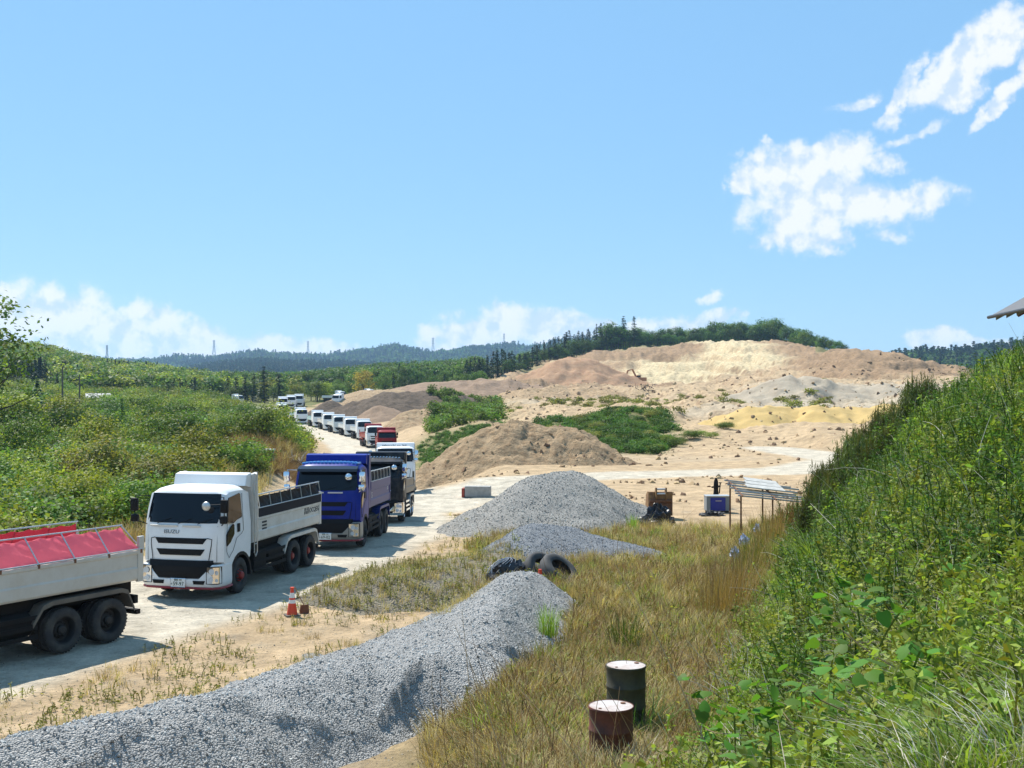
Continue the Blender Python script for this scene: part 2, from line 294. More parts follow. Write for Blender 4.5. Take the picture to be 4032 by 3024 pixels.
# ================================================================ terrain
# height profiles: for a bearing (x/y), height above the haul road at distances straight ahead
NEAR_L = [(3, 4.4), (5, 3.5), (9, 2.0), (13, .9), (17, .4), (24, .1), (34, 0)]
NEAR_M = [(3, 4.4), (5, 3.7), (8, 2.6), (12, 1.4), (16, .9), (24, .6), (34, .5), (46, .2), (60, 0)]
PROFILES = {
 -500: NEAR_L + [(60, -.5), (120, 0), (250, 4), (450, 14), (700, 30), (900, 26), (1500, 0)],
 0:   NEAR_L + [(60, -.8), (110, -.5), (170, 0), (240, 1.2), (330, 4), (450, 11), (600, 20), (760, 27.6), (1000, 15), (1500, 0)],
 42:  NEAR_L + [(60, -.8), (110, -.5), (170, 0), (240, 1.0), (330, 3.5), (450, 10), (600, 19), (760, 26.9), (1000, 15), (1500, 0)],
 76:  NEAR_L + [(60, -.8), (110, -.5), (170, 0), (240, .9), (330, 2.6), (450, 7.5), (600, 14), (760, 20.5), (1000, 13), (1500, 0)],
 107: NEAR_L + [(60, -.8), (110, -.6), (170, -.1), (240, .8), (330, 2), (450, 5.5), (600, 11), (760, 16.5), (1000, 12), (1500, 0)],
 152: NEAR_L + [(60, -.7), (110, -.6), (170, -.2), (240, .7), (330, 1.6), (450, 4), (600, 9), (760, 14), (1000, 10), (1500, 0)],
 200: NEAR_L + [(60, -.6), (100, -.6), (160, -.3), (230, .5), (300, 1.1), (420, 2), (550, 5), (650, 8.5), (900, 5), (1500, 0)],
 240: NEAR_L + [(60, -.4), (90, .2), (110, .4), (160, -1.2), (230, -.4), (300, .4), (420, 1.6), (550, 3), (700, 5), (900, 4), (1500, 0)],
 290: NEAR_L + [(60, -.3), (80, .4), (96, 1.7), (110, 1.9), (124, .9), (150, -2.4), (200, -3), (250, -2.6), (300, -.3), (350, .4), (450, 1.8), (600, 4), (900, 5), (1500, 0)],
 335: NEAR_L + [(60, -.3), (80, -.9), (100, -.9), (114, -.8), (130, -2.1), (150, -2.9), (200, -3.05), (250, -2.4), (320, 0), (400, 1.6), (550, 4), (700, 8), (1500, 0)],
 400: NEAR_L + [(60, -.2), (80, -1), (110, -1.9), (150, -2.8), (185, -2.0), (220, -1.2), (270, 0), (320, 1), (400, 3), (550, 7), (750, 12), (1500, 0)],
 450: NEAR_L + [(60, 0), (80, -.2), (100, -.6), (130, -.8), (170, -.6), (230, .6), (300, 1.4), (370, 2.3), (450, 4), (600, 9), (800, 14), (1500, 0)],
 500: NEAR_M + [(85, 0), (110, .3), (150, .6), (200, .8), (270, 1.3), (330, 2.6), (370, 4.4), (420, 7), (480, 10), (560, 12), (700, 18), (1500, 0)],
 530: NEAR_M + [(85, 0), (110, 0), (140, .8), (180, 1), (240, 1.6), (310, 2.2), (360, 4.2), (410, 7.0), (450, 9.5), (505, 12), (560, 15), (640, 18), (800, 19), (1500, 0)],
 570: NEAR_M + [(85, 0), (105, -.3), (125, .9), (160, 1.6), (220, 2), (300, 2.3), (360, 3.6), (410, 6), (450, 9), (510, 13.8), (560, 18.6), (620, 20.5), (800, 20), (1500, 0)],
 610: NEAR_M + [(85, 0), (105, -.5), (116, -.4), (145, 2.3), (200, 2.2), (280, 2.5), (360, 4), (430, 5.2), (480, 9), (530, 14.5), (575, 22), (620, 24), (700, 25), (1500, 0)],
 650: NEAR_M + [(85, 0), (105, -.5), (118, -.5), (146, 2.4), (200, 2.3), (280, 2.7), (360, 4.2), (440, 5.5), (490, 10), (540, 17), (580, 24), (620, 26), (700, 27), (1500, 0)],
 705: NEAR_M + [(85, 0), (105, -.3), (120, 0), (150, 1.9), (200, 2.8), (280, 3.6), (370, 5.4), (440, 6.6), (480, 10.5), (540, 19), (580, 25.8), (610, 27.6), (700, 28), (1500, 0)],
 740: [(3, 4.4), (5, 3.8), (8, 2.7), (12, 1.5), (16, 1), (24, .7), (34, .4), (46, .1), (60, 0), (85, 0), (105, -.1), (119, .3), (135, 1.6), (170, 2.8), (220, 4), (280, 5), (380, 7.2), (440, 9.5), (500, 19), (560, 26.5), (590, 28), (640, 28), (800, 25), (1500, 0)],
 790: [(3, 4.4), (5, 3.8), (8, 2.8), (12, 1.7), (16, 1.4), (24, 1.2), (34, 1.1), (44, .8), (54, .2), (65, -.1), (85, 0), (105, .2), (120, .8), (140, 2), (170, 3), (215, 4.6), (270, 5.8), (370, 8), (440, 12.5), (500, 20), (560, 26.3), (600, 26.5), (800, 22), (1500, 0)],
 820: [(3, 4.4), (5, 3.9), (8, 2.9), (12, 1.95), (18, 1.9), (25, 2), (34, 2.1), (42, 1.8), (52, .5), (65, 0), (90, .5), (120, 1.6), (160, 2.8), (210, 4.9), (260, 6.0), (330, 6.8), (400, 11), (460, 18), (520, 21.6), (560, 21), (700, 15), (1500, 0)],
 850: [(3, 4.4), (5, 3.9), (8, 3.0), (12, 2.2), (18, 2.3), (25, 2.7), (34, 3.1), (42, 2.9), (52, 1.4), (65, .5), (90, .6), (125, 1.2), (170, 2.4), (235, 5), (310, 6), (360, 9.5), (400, 15), (450, 20.3), (500, 19), (620, 12), (900, 5), (1500, 0)],
 900: [(3, 4.4), (5, 4.0), (8, 3.2), (12, 2.75), (18, 3.1), (25, 3.8), (34, 4.4), (41, 4.4), (50, 2.8), (65, 1.2), (90, 1.5), (125, 2.5), (235, 5), (310, 6.2), (370, 11), (425, 17.6), (470, 16), (600, 8), (1500, 0)],
 935: [(3, 4.4), (5, 4.1), (8, 3.3), (12, 2.95), (18, 3.6), (25, 4.4), (34, 5.1), (43, 5.3), (53, 3.9), (70, 2.4), (100, 2.5), (150, 3.5), (240, 5.4), (310, 6.4), (360, 10), (405, 13), (440, 11), (600, 7), (1500, 0)],
 1024: [(3, 4.4), (5, 4.2), (8, 3.5), (12, 3.4), (18, 4.3), (25, 5.4), (34, 6.5), (46, 6.9), (60, 6), (75, 5), (120, 5), (260, 6), (400, 8), (600, 6), (1500, 0)],
 1300: [(3, 4.4), (5, 4.4), (8, 4.2), (12, 4.8), (18, 6), (25, 6.8), (34, 7.2), (46, 7.2), (75, 6), (120, 6), (400, 8), (1500, 0)],
}
_pc = sorted(PROFILES); _LU = np.linspace(math.log(3), math.log(1500), 420)
_tab = np.array([np.interp(_LU, np.log([a for a, _ in PROFILES[p]]), [b for _, b in PROFILES[p]]) for p in _pc])
_PX = np.linspace(-500, 1300, 451)
_T = np.array([np.interp(_PX, _pc, _tab[:, j]) for j in range(len(_LU))]).T       # (px, depth)
_k = np.array([1, 4, 6, 4, 1]) / 16.
for _ in range(3):
    _p = np.pad(_T, ((2, 2), (2, 2)), 'edge'); _p = sum(_k[i] * _p[i:i + _T.shape[0], :] for i in range(5)); _T = sum(_k[i] * _p[:, i:i + _T.shape[1]] for i in range(5))
_p = None
def H0(x, y):
    r = np.hypot(x, y); yy = np.maximum(np.maximum(y, 0.42 * r), 0.5)
    px = np.clip(512 + 1200 * x / yy, -500, 1299.9); l = np.log(np.clip(yy, 3.0, 1499.0))
    a = (px + 500) / 1800 * 450; b = (l - _LU[0]) / (_LU[-1] - _LU[0]) * (len(_LU) - 1)
    i = np.clip(a.astype(int), 0, 449); j = np.clip(b.astype(int), 0, len(_LU) - 2); fa = a - i; fb = b - j
    return (_T[i, j] * (1 - fa) + _T[i + 1, j] * fa) * (1 - fb) + (_T[i, j + 1] * (1 - fa) + _T[i + 1, j + 1] * fa) * fb
def bench(x, y, z):
    # the workings step up in rough benches
    r = np.hypot(x, y); px = 512 + 1200 * x / np.maximum(np.maximum(y, .42 * r), .5)
    q = sstep(125, 160, y) * (1 - sstep(590, 612, y)) * sstep(470, 510, px) * (1 - sstep(930, 960, px))
    st = np.interp(y, [100, 200, 400, 600], [1.1, 1.5, 2.6, 4.5]); zz = z + .5 * st * fbm(x * .03, y * .03, 4, .55) * 1.2
    k = zz / st; fl = np.floor(k); fr = k - fl; zb = st * (fl + sstep(.50, .86, fr)) - (zz - z); return z + q * .88 * (zb - z)
ROAD = np.array([(-30, 2, .3), (-19, 14, .1), (-13.6, 25, 0), (-10, 34, 0), (-7.9, 45, 0), (-7.2, 57, -.4), (-8.6, 72, -1.25), (-11.5, 95, -2), (-14.5, 120, -2.7), (-18, 150, -3), (-23, 178, -3.1), (-28.5, 203, -3.1), (-36, 225, -2.9), (-46, 250, -2.5), (-58, 282, -1.0), (-66, 310, -.1), (-90, 345, .3), (-140, 380, 1)], float)
BRANCH = np.array([(-5, 66, -.8), (0, 77, -.1), (9, 80, 0), (20, 84, 0), (27, 96, 0), (24, 112, .1)], float)
def near_line(x, y, L):
    best = np.full(np.shape(x), 1e9); zz = np.zeros(np.shape(x)); side = np.zeros(np.shape(x))
    for (x0, y0, z0), (x1, y1, z1) in zip(L[:-1], L[1:]):
        dx, dy = x1 - x0, y1 - y0; t = np.clip(((x - x0) * dx + (y - y0) * dy) / (dx * dx + dy * dy), 0, 1)
        d = np.hypot(x - x0 - t * dx, y - y0 - t * dy); m = d < best
        best = np.where(m, d, best); zz = np.where(m, z0 + t * (z1 - z0), zz); side = np.where(m, np.sign(dx * (y - y0) - dy * (x - x0)), side)
    return best, zz, side           # side > 0: left of the line
def H1(x, y):
    x = np.asarray(x, float); y = np.asarray(y, float)
    z = bench(x, y, H0(x, y)); d, zr, _ = near_line(x, y, ROAD)
    w = 1 - sstep(4.2, 9.5 + np.clip(y, 0, 300) * 0.01, d); z = z * (1 - w) + zr * w
    d2, z2, _ = near_line(x, y, BRANCH); w2 = 1 - sstep(3, 7, d2); return z * (1 - w2) + z2 * w2
def zones(x, y):
    """ground-cover weights"""
    r = np.hypot(x, y); yy = np.maximum(np.maximum(y, .42 * r), .5); px = 512 + 1200 * x / yy
    d, _, side = near_line(x, y, ROAD); d2, _, _ = near_line(x, y, BRANCH)
    n = fbm(x * .11, y * .11, 3); nb = fbm(x * .025 + 40, y * .025, 4)
    Z = {}
    Z['road'] = np.maximum(1 - sstep(3.6, 5.0, d + n), (1 - sstep(2.2, 3.6, d2 + n)) * (y > 60))
    left = (side > 0) * sstep(5.5, 8.5, d + 1.5 * n) * sstep(24, 34, y)
    far_l = sstep(300, 330, y + 25 * nb) * (1 - sstep(478, 500, px + 20 * nb)) + sstep(500, 520, y) * (1 - sstep(500, 560, px + 12 * nb))
    plateau = sstep(600, 612, y) * (px < 815) + sstep(480, 500, y) * (px >= 815)
    bank_g = sstep(88, 104, y + 10 * n) * (1 - sstep(150, 185, y + 20 * nb)) * sstep(392, 432, px + 26 * n) * (1 - sstep(480, 520, px + 40 * n))
    shrub = sstep(108, 116, y + 6 * n) * (1 - sstep(148, 162, y + 14 * nb)) * sstep(498, 515, px) * (1 - sstep(655, 690, px + 30 * n))
    mid_g = sstep(170, 190, y) * (1 - sstep(260, 300, y)) * sstep(425, 440, px) * (1 - sstep(480, 530, px + 40 * nb))
    rbank = sstep(-35, 25, px + 25 * n - np.interp(y, [6, 11, 15, 20, 30, 45], [560, 640, 690, 735, 775, 800])) * (1 - sstep(50, 58, y)) + sstep(960, 1000, px) * (1 - sstep(300, 330, y)) * sstep(50, 58, y)
    Z['green'] = np.clip(left + far_l + plateau + bank_g + shrub + .6 * mid_g + rbank, 0, 1) * (1 - Z['road'])
    field = sstep(-.8, .8, x + 1.2 * n - np.interp(y, [12, 18, 22, 30, 45], [-3.2, -2.0, -1.2, -1.0, -1.4])) * (1 - sstep(44, 56, y + 5 * n))
    Z['dry'] = np.clip(field + sstep(.1, .5, nb) * .6 * (y > 160) * (y < 420) * (px > 470) * (px < 760), 0, 1) * (1 - Z['green']) * (1 - Z['road'])
    b1 = sstep(280, 320, y + 30 * nb) * (1 - sstep(415, 440, y + 30 * nb)) * sstep(470, 500, px) * (1 - sstep(780, 830, px)) * sstep(-.25, .25, fbm(x * .03, y * .012, 4))
    b2 = sstep(330, 345, y + 12 * nb) * sstep(775, 815, px + 40 * nb + (y - 400) * .15) * (y < 640)
    b3 = sstep(520, 545, y + 60 * nb) * (1 - sstep(598, 612, y)) * sstep(505, 520, px) * (1 - sstep(690, 715, px + 40 * nb))
    b4 = sstep(400, 420, y) * (1 - sstep(530, 545, y)) * sstep(500, 515, px) * (1 - sstep(600, 640, px + 50 * nb)) * .75
    Z['brown'] = np.clip(b1 + b2 + b3 + b4, 0, 1) * (1 - Z['green']) * (1 - Z['road'])
    Z['pale'] = sstep(440, 455, y + 10 * nb) * sstep(600, 640, px + 40 * nb) * (1 - Z['brown']) * (1 - Z['green'])
    Z['grey'] = sstep(155, 175, y) * (1 - sstep(255, 290, y)) * sstep(750, 785, px) * (1 - Z['green'])
    bare = np.exp(-((x + 24) / 7.0) ** 2 - ((y - 103) / 12.0) ** 2); bare = np.maximum(bare, sstep(40, 48, y) * (1 - sstep(74, 86, y)) * (1 - sstep(8, 13, d + 3 * n)))
    Z['bare'] = np.clip(bare * 1.5, 0, 1) * (side > 0)
    Z['green'] = Z['green'] * (1 - .85 * Z['bare'])
    Z['left'] = left; Z['px'] = px; Z['ds'] = d * side; Z['d'] = d; Z['n'] = n; Z['nb'] = nb
    return Z
def rough_z(x, y, Z):
    far = np.clip(y, 5, 700)
    a = .035 * fbm(x * 1.1, y * 1.1, 4) + .06 * fbm(x * .35, y * .35, 3) * (1 - .8 * Z['road'])
    # quarry relief: benches, runnels down the cut, tipped lumps
    q = sstep(95, 150, y) * (1 - sstep(600, 640, y)) * sstep(440, 480, Z['px']) * (1 - Z['road'])
    run = ridged(x * .085 + .6 * fbm(x * .03, y * .03, 2), y * .022, 4) - .6
    lump = fbm(x * .12, y * .12, 5, .6)
    sc_ = ridged(x * .05 + 3, y * .05, 4) - .62
    wv = 1.15 * np.clip((far - 60) / 140, 0, 1) * (ridged(x * .22 + .5 * lump, y * .07, 4) - .6)
    a = a + q * wv + q * (.55 * lump * np.clip(far / 250, .45, 1.3) + sc_ * np.clip(far / 200, .2, 1.6) * 1.5 + run * np.clip((far - 150) / 250, 0, 1.3) * 1.5) + q * .34 * fbm(x * .5, y * .5, 3)
    hole = 0
    rut = np.exp(-((Z['ds'] - .95) / .28) ** 2) + np.exp(-((Z['ds'] + .95) / .28) ** 2) + .7 * np.exp(-((Z['ds'] - 2.9) / .3) ** 2); a = a - .05 * rut * (y < 120) * (.6 + .8 * Z['n'])
    rb = sstep(-20, 40, Z['px'] - np.interp(y, [6, 11, 15, 20, 30, 45], [560, 640, 690, 735, 775, 800])) * (1 - sstep(48, 58, y)) * sstep(6, 10, y); a = a + rb * (.40 * fbm(x * .33 + 8, y * .33, 3) + .12 * fbm(x * 1.1, y * 1.1, 3))
    lm = Z['left'] * (1 - sstep(200, 280, y)); a = a + lm * .35 * fbm(x * .13, y * .13, 4)
    a = a + Z['bare'] * .25 * fbm(x * .6, y * .6, 4); return a
def H(x, y):
    x = np.asarray(x, float); y = np.asarray(y, float); return H1(x, y) + rough_z(x, y, zones(x, y))
def hz(x, y): return float(H(np.array([x], float), np.array([y], float))[0])

# one sheet, finer where it is nearer, reaching past the horizon
_th = np.concatenate([np.linspace(-180, -40, 36)[:-1], np.linspace(-40, -26, 60)[:-1], np.linspace(-26, 26, 800), np.linspace(26, 40, 60)[1:], np.linspace(40, 180, 36)[1:]])
_rr = np.concatenate([[0.0], np.linspace(1.5, 6, 8), np.geomspace(7, 60, 150), np.geomspace(60.6, 720, 400), np.geomspace(740, 9500, 34)])
TH, RRr = np.meshgrid(np.radians(_th), _rr)
GX = (RRr * np.sin(TH)).ravel(); GY = (RRr * np.cos(TH)).ravel()
GZn = zones(GX, GY); GZ = H1(GX, GY) + rough_z(GX, GY, GZn)
GZ = GZ * (1 - sstep(1300, 1500, RRr.ravel()))
nth, nr = len(_th), len(_rr)
ii = np.arange(nr - 1)[:, None] * nth + np.arange(nth - 1)[None, :]
_dzr = np.gradient(GZ.reshape(nr, nth), axis=0) / np.maximum(np.gradient(_rr), .02)[:, None]; _dzt = np.gradient(GZ.reshape(nr, nth), axis=1) / np.maximum(_rr[:, None] * np.gradient(np.radians(_th))[None, :], .02)
SLOPE = np.hypot(_dzr, _dzt).ravel()
GF = np.stack([ii, ii + 1, ii + nth + 1, ii + nth], -1).reshape(-1, 4)
def C3(*c): return np.array(c)[None, :]
def mixc3(a, b, w): return a * (1 - w[:, None]) + b * w[:, None]
SAND, PALE, ROADC, BROWN, GREEN, DRY, GREYS, DARK = C3(.43, .315, .19), C3(.53, .43, .26), C3(.50, .445, .35), C3(.285, .19, .11), C3(.14, .145, .05), C3(.27, .21, .11), C3(.39, .335, .25), C3(.13, .09, .06)
nA = fbm(GX * .06, GY * .06, 4); nB = fbm(GX * .4, GY * .4, 3)
gc = SAND * (1 + .16 * nA[:, None])
gc = mixc3(gc, PALE, GZn['pale']); gc = mixc3(gc, BROWN * (1 + .25 * nA[:, None]), GZn['brown']); gc = mixc3(gc, GREYS, .8 * GZn['grey'])
QZ = (GY > 95) * (GY < 600) * (GZn['px'] > 470)
gc = mixc3(gc, BROWN, .35 * sstep(.15, .5, nB) * QZ)
nC = fbm(GX * .15 + 5, GY * .05, 4); gc = mixc3(gc, BROWN * .8, np.clip(.85 * sstep(.42, .95, SLOPE + .25 * nC), 0, 1) * QZ * (GY < 470)); gc = mixc3(gc, BROWN * 1.1, .55 * sstep(.55, 1.1, SLOPE + .3 * nC) * QZ * (GY >= 470)); gc = mixc3(gc, GREYS * 1.02, .6 * sstep(.05, .4, fbm(GX * .02 + 70, GY * .02, 4)) * QZ * (GY < 330))
gc = mixc3(gc, DRY, GZn['dry'] * (.75 + .25 * sstep(-.3, .3, nB))); gc = mixc3(gc, mixc3(GREEN, DRY, .5 * sstep(-.1, .5, nA)), GZn['green'])
gc = mixc3(gc, ROADC, GZn['road'])
rutc = np.exp(-((GZn['ds'] - .95) / .3) ** 2) + np.exp(-((GZn['ds'] + .95) / .3) ** 2) + .7 * np.exp(-((GZn['ds'] - 2.9) / .3) ** 2) + .7 * np.exp(-((GZn['ds'] + 2.8) / .3) ** 2)
gc = mixc3(gc, ROADC * .74, .55 * np.clip(rutc, 0, 1) * GZn['road'] * sstep(-.35, .2, nB) * (GY < 140)); gc = mixc3(gc, C3(.30, .25, .18), .55 * sstep(.1, .5, fbm(GX * .8, GY * .8, 4)) * (1 - GZn['road']) * (GY < 60) * (1 - GZn['green']))
me = fast_mesh('ground', np.stack([GX, GY, GZ], 1), GF, smooth=True, colors=np.clip(gc, .01, .9), cname='Cover')
gm = bpy.data.materials.new('ground_soil'); gm.use_nodes = True; t = gm.node_tree; b = t.nodes['Principled BSDF']
at = N(t, 'ShaderNodeAttribute', attribute_name='Cover'); geo = N(t, 'ShaderNodeNewGeometry')
n1 = N(t, 'ShaderNodeTexNoise', ins={'Vector': geo.outputs['Position'], 'Scale': 0.9, 'Detail': 10.0, 'Roughness': 0.68})
n2 = N(t, 'ShaderNodeTexNoise', ins={'Vector': geo.outputs['Position'], 'Scale': 9.0, 'Detail': 6.0, 'Roughness': 0.7})
v = M1(t, 'MULTIPLY', N(t, 'ShaderNodeMapRange', ins={0: n1.outputs[0], 1: .3, 2: .7, 3: .60, 4: 1.28}).outputs[0], N(t, 'ShaderNodeMapRange', ins={0: n2.outputs[0], 1: .3, 2: .7, 3: .8, 4: 1.18}).outputs[0])
t.links.new(V1(t, 'SCALE', at.outputs['Color']), b.inputs['Base Color']); t.nodes[-1].inputs['Scale'].default_value = 1.0
t.links.new(v, t.nodes[-1].inputs['Scale'])
n3 = N(t, 'ShaderNodeTexNoise', ins={'Vector': geo.outputs['Position'], 'Scale': 0.16, 'Detail': 7.0, 'Roughness': 0.7})
hsum = M1(t, 'ADD', M1(t, 'ADD', n1.outputs[0], M1(t, 'MULTIPLY', n2.outputs[0], .25)), M1(t, 'MULTIPLY', n3.outputs[0], 2.2))
bp = N(t, 'ShaderNodeBump', ins={'Strength': .9, 'Distance': .22, 'Height': hsum}); t.links.new(bp.outputs[0], b.inputs['Normal'])
b.inputs['Roughness'].default_value = .95; b.inputs['Specular IOR Level'].default_value = .15
ground = link('ground', me, gm); tag(ground, 'sandy quarry ground, pale haul road and grassy banks', 'ground', kind='structure')

# ---------------------------------------------------------------- heaps tipped on the ground
def heap_mat(name, c1, c2, scale, bump, dist=.05, stones=None):
    if name in MATS: return MATS[name]
    m = bpy.data.materials.new(name); m.use_nodes = True; t = m.node_tree; b = t.nodes['Principled BSDF']
    geo = N(t, 'ShaderNodeNewGeometry'); n1 = N(t, 'ShaderNodeTexNoise', ins={'Vector': geo.outputs['Position'], 'Scale': scale, 'Detail': 9.0, 'Roughness': .7})
    fac = N(t, 'ShaderNodeMapRange', ins={0: n1.outputs[0], 1: .32, 2: .68}).outputs[0]; hgt = n1.outputs[0]
    if stones:
        vo = N(t, 'ShaderNodeTexVoronoi', ins={'Vector': geo.outputs['Position'], 'Scale': stones, 'Randomness': 1.0})
        sv = N(t, 'ShaderNodeSeparateColor', ins={0: vo.outputs['Color']}).outputs[0]; fac = M1(t, 'MULTIPLY_ADD', sv, .7, M1(t, 'MULTIPLY', fac, .3))
        hgt = M1(t, 'MULTIPLY_ADD', vo.outputs['Distance'], -1.0, M1(t, 'MULTIPLY', sv, .6))
    t.links.new(N(t, 'ShaderNodeMix', data_type='RGBA', ins={0: fac, 6: tuple(c1) + (1,), 7: tuple(c2) + (1,)}).outputs[2], b.inputs['Base Color'])
    bp = N(t, 'ShaderNodeBump', ins={'Strength': bump, 'Distance': dist, 'Height': hgt}); t.links.new(bp.outputs[0], b.inputs['Normal'])
    b.inputs['Roughness'].default_value = .95; b.inputs['Specular IOR Level'].default_value = .2
    MATS[name] = m; return m
HEAPS = []
def heap_h(x, y, segs, slope, rnd, rough, rs, asym=1.0):
    best = None
    for (x0, y0, h0, x1, y1, h1) in segs:
        dx, dy = x1 - x0, y1 - y0; L = dx * dx + dy * dy + 1e-9; t = np.clip(((x - x0) * dx + (y - y0) * dy) / L, 0, 1)
        d = np.hypot(x - x0 - t * dx, y - y0 - t * dy) * (1 + .16 * fbm(x * .5 / rs, y * .5 / rs, 2)); hh = h0 + t * (h1 - h0)
        if asym != 1.0: d = d * np.where((x - x0) * dy - (y - y0) * dx < 0, asym, 1.0)
        b = hh - slope * (np.sqrt(d * d + rnd * rnd) - rnd)
        best = b if best is None else np.maximum(best, b) + .06 * np.exp(-((best - b) / .25) ** 2)
    foot = best
    best = np.where(best > -.2, np.maximum(best, 0) ** 1.0 + np.minimum(best, 0) * .5, best * .5)
    return best + .35 * rough * fbm(x * 4.5 / rs, y * 4.5 / rs, 3, .6) * sstep(0, .3, foot) + rough * fbm(x * 1.3 / rs, y * 1.3 / rs, 5, .6) * sstep(-.1, .4, foot) + .6 * rough * (ridged(x * .5 / rs, y * .2 / rs, 3) - .6)
def heap(name, segs, slope, mt, label, cat, cell=.12, rnd=.5, rough=.06, rs=1.0, group=None, asym=1.0):
    xs = [s[i] for s in segs for i in (0, 3)]; ys = [s[i] for s in segs for i in (1, 4)]; hm = max(max(s[2], s[5]) for s in segs); m = hm / slope * 1.25 + rnd + .5
    gx, gy = np.meshgrid(np.arange(min(xs) - m, max(xs) + m, cell), np.arange(min(ys) - m, max(ys) + m, cell)); sh = gx.shape; gx = gx.ravel(); gy = gy.ravel()
    bz = heap_h(gx, gy, segs, slope, rnd, rough, rs, asym); z = H(gx, gy) + bz
    idx = np.arange(gx.size).reshape(sh); f = np.stack([idx[:-1, :-1], idx[:-1, 1:], idx[1:, 1:], idx[1:, :-1]], -1).reshape(-1, 4)
    keep = (bz[f] > -.12).any(1); f = f[keep]; used, inv = np.unique(f, return_inverse=True); f = inv.reshape(f.shape)
    cx, cy = np.mean(xs), np.mean(ys); cz = hz(cx, cy)
    o = link(name, fast_mesh(name, np.stack([gx - cx, gy - cy, z - cz], 1)[used], f, smooth=True), mt); o.location = (cx, cy, cz)
    HEAPS.append((segs, slope, rnd, rough, rs, asym)); return tag(o, label, cat, group)
def top(x, y):
    """height of the ground or of a heap lying on it"""
    x = np.asarray(x, float); y = np.asarray(y, float); z = H(x, y); b = np.zeros_like(z)
    for (segs, slope, rnd, rough, rs, asym) in HEAPS: b = np.maximum(b, heap_h(x, y, segs, slope, rnd, rough, rs, asym))
    return z + np.maximum(b, 0), b
def topz(x, y): return float(top(np.array([x], float), np.array([y], float))[0][0])
GRAV = heap_mat('grey_gravel', (.25, .25, .24), (.50, .49, .47), .8, 1.0, .05, stones=34)
GRAVD = heap_mat('blue_grey_gravel', (.15, .16, .17), (.35, .365, .38), 3, 1.0, .04, stones=36)
GRAVW = heap_mat('warm_grey_gravel', (.25, .24, .22), (.48, .46, .42), 3, 1.0, .04, stones=34)
SANDH = heap_mat('tipped_sand', (.47, .345, .21), (.29, .19, .105), 1.3, 1.0, .6)
YSAND = heap_mat('yellow_sand', (.52, .37, .15), (.45, .31, .12), .8, .6, .2)
DIRT = heap_mat('brown_dirt', (.30, .21, .14), (.20, .135, .09), .8, .9, .3)
DARKD = heap_mat('dark_bark_mulch', (.075, .055, .04), (.16, .12, .085), 1.2, 1.0, .4)
GREYD = heap_mat('grey_sand', (.40, .345, .26), (.30, .245, .18), .5, .9, .3)
HA = heap('gravel_pile', [(.45, 30, .78, -.5, 25, 1.12), (-.5, 25, 1.12, -1.5, 21.6, .95), (-2.9, 20.6, 1.0, -4.6, 16.8, 1.05), (-1.5, 21.6, .85, -2.9, 20.6, .85), (-4.6, 16.8, 1.05, -9, 13, .75)], .36, GRAV, 'long low pile of light grey gravel running along the bottom left', 'gravel pile', cell=.09, rnd=.7, rough=.13, asym=2.3)
HB = heap('gravel_pile', [(1.1, 51, 2.1, 2.6, 53, 2.1)], .56, GRAVW, 'tall warm grey gravel cone in front of the wide sand mound', 'gravel pile', cell=.14, rnd=.6, rough=.1, group='gravel piles')
HC = heap('gravel_pile', [(.8, 40.6, 1.0, 1.8, 40.8, .85), (1.8, 40.8, .75, 4.3, 39.2, .32)], .5, GRAVD, 'dark blue-grey gravel pile behind the old tyres', 'gravel pile', cell=.1, rnd=.45, rough=.07, group='gravel piles')
HD = heap('dirt_mound', [(-3.2, 34.5, .5, -1.8, 38, .5)], .21, heap_mat('stony_soil', (.26, .23, .17), (.15, .13, .10), 2.5, 1.0, .08, stones=14), 'low stony weedy mound beside the gravel pile', 'mound', cell=.12, rnd=.6, rough=.06)
heap('sand_mound', [(-3.6, 94, 2.75, 1, 96, 2.95), (1, 96, 2.95, 4.6, 96, 2.6)], .6, SANDH, 'wide flat-topped mound of rough tan sand behind the crossing track', 'mound', cell=.19, rnd=1.3, rough=.6, rs=1.7)
heap('dirt_mound', [(-41, 330, 3.6, -33, 335, 3.2)], .3, SANDH, 'distant tan mound left of the dark bark heap', 'mound', cell=.8, rnd=2, rough=.4, rs=4)
heap('mulch_heap', [(-35, 262, 3.4, -28, 265, 4.6), (-28, 265, 4.6, -17, 268, 3.6)], .36, DARKD, 'long dark brown heap of bark and stumps behind the truck queue', 'mound', cell=.6, rnd=1.5, rough=.8, rs=2.5)
heap('mulch_heap', [(-42.5, 277, 3.6, -41.5, 277, 3.6)], .7, DARKD, 'small pointed black-brown heap at the left end of the bark heap', 'mound', cell=.5, rnd=.5, rough=.3, rs=2)
heap('dirt_mound', [(-27.2, 240, 3.0, -26.6, 240, 3.0)], .5, DIRT, 'brown dirt cone directly behind the white queued trucks', 'mound', cell=.5, rnd=.6, rough=.3, rs=2)
heap('sand_mound', [(-18.6, 208, 2.6, -15.5, 209, 2.4)], .46, SANDH, 'rough sand heap behind the red trucks', 'mound', cell=.45, rnd=1, rough=.4, rs=2)
heap('dirt_mound', [(-24, 352, 4.6, -12, 356, 4.6)], .24, DIRT, 'broad brown mound below the dark conifers', 'mound', cell=.9, rnd=3, rough=.6, rs=4)
heap('sand_mound', [(27.5, 138, 1.9, 31, 139, 1.7)], .38, YSAND, 'bright yellow sand mound above the dark cut', 'mound', cell=.35, rnd=1, rough=.12, rs=2)
heap('sand_mound', [(35, 138, 1.5, 42, 140, 1.2)], .3, YSAND, 'flatter yellow sand mound beside the pine saplings', 'mound', cell=.35, rnd=1, rough=.12, rs=2)
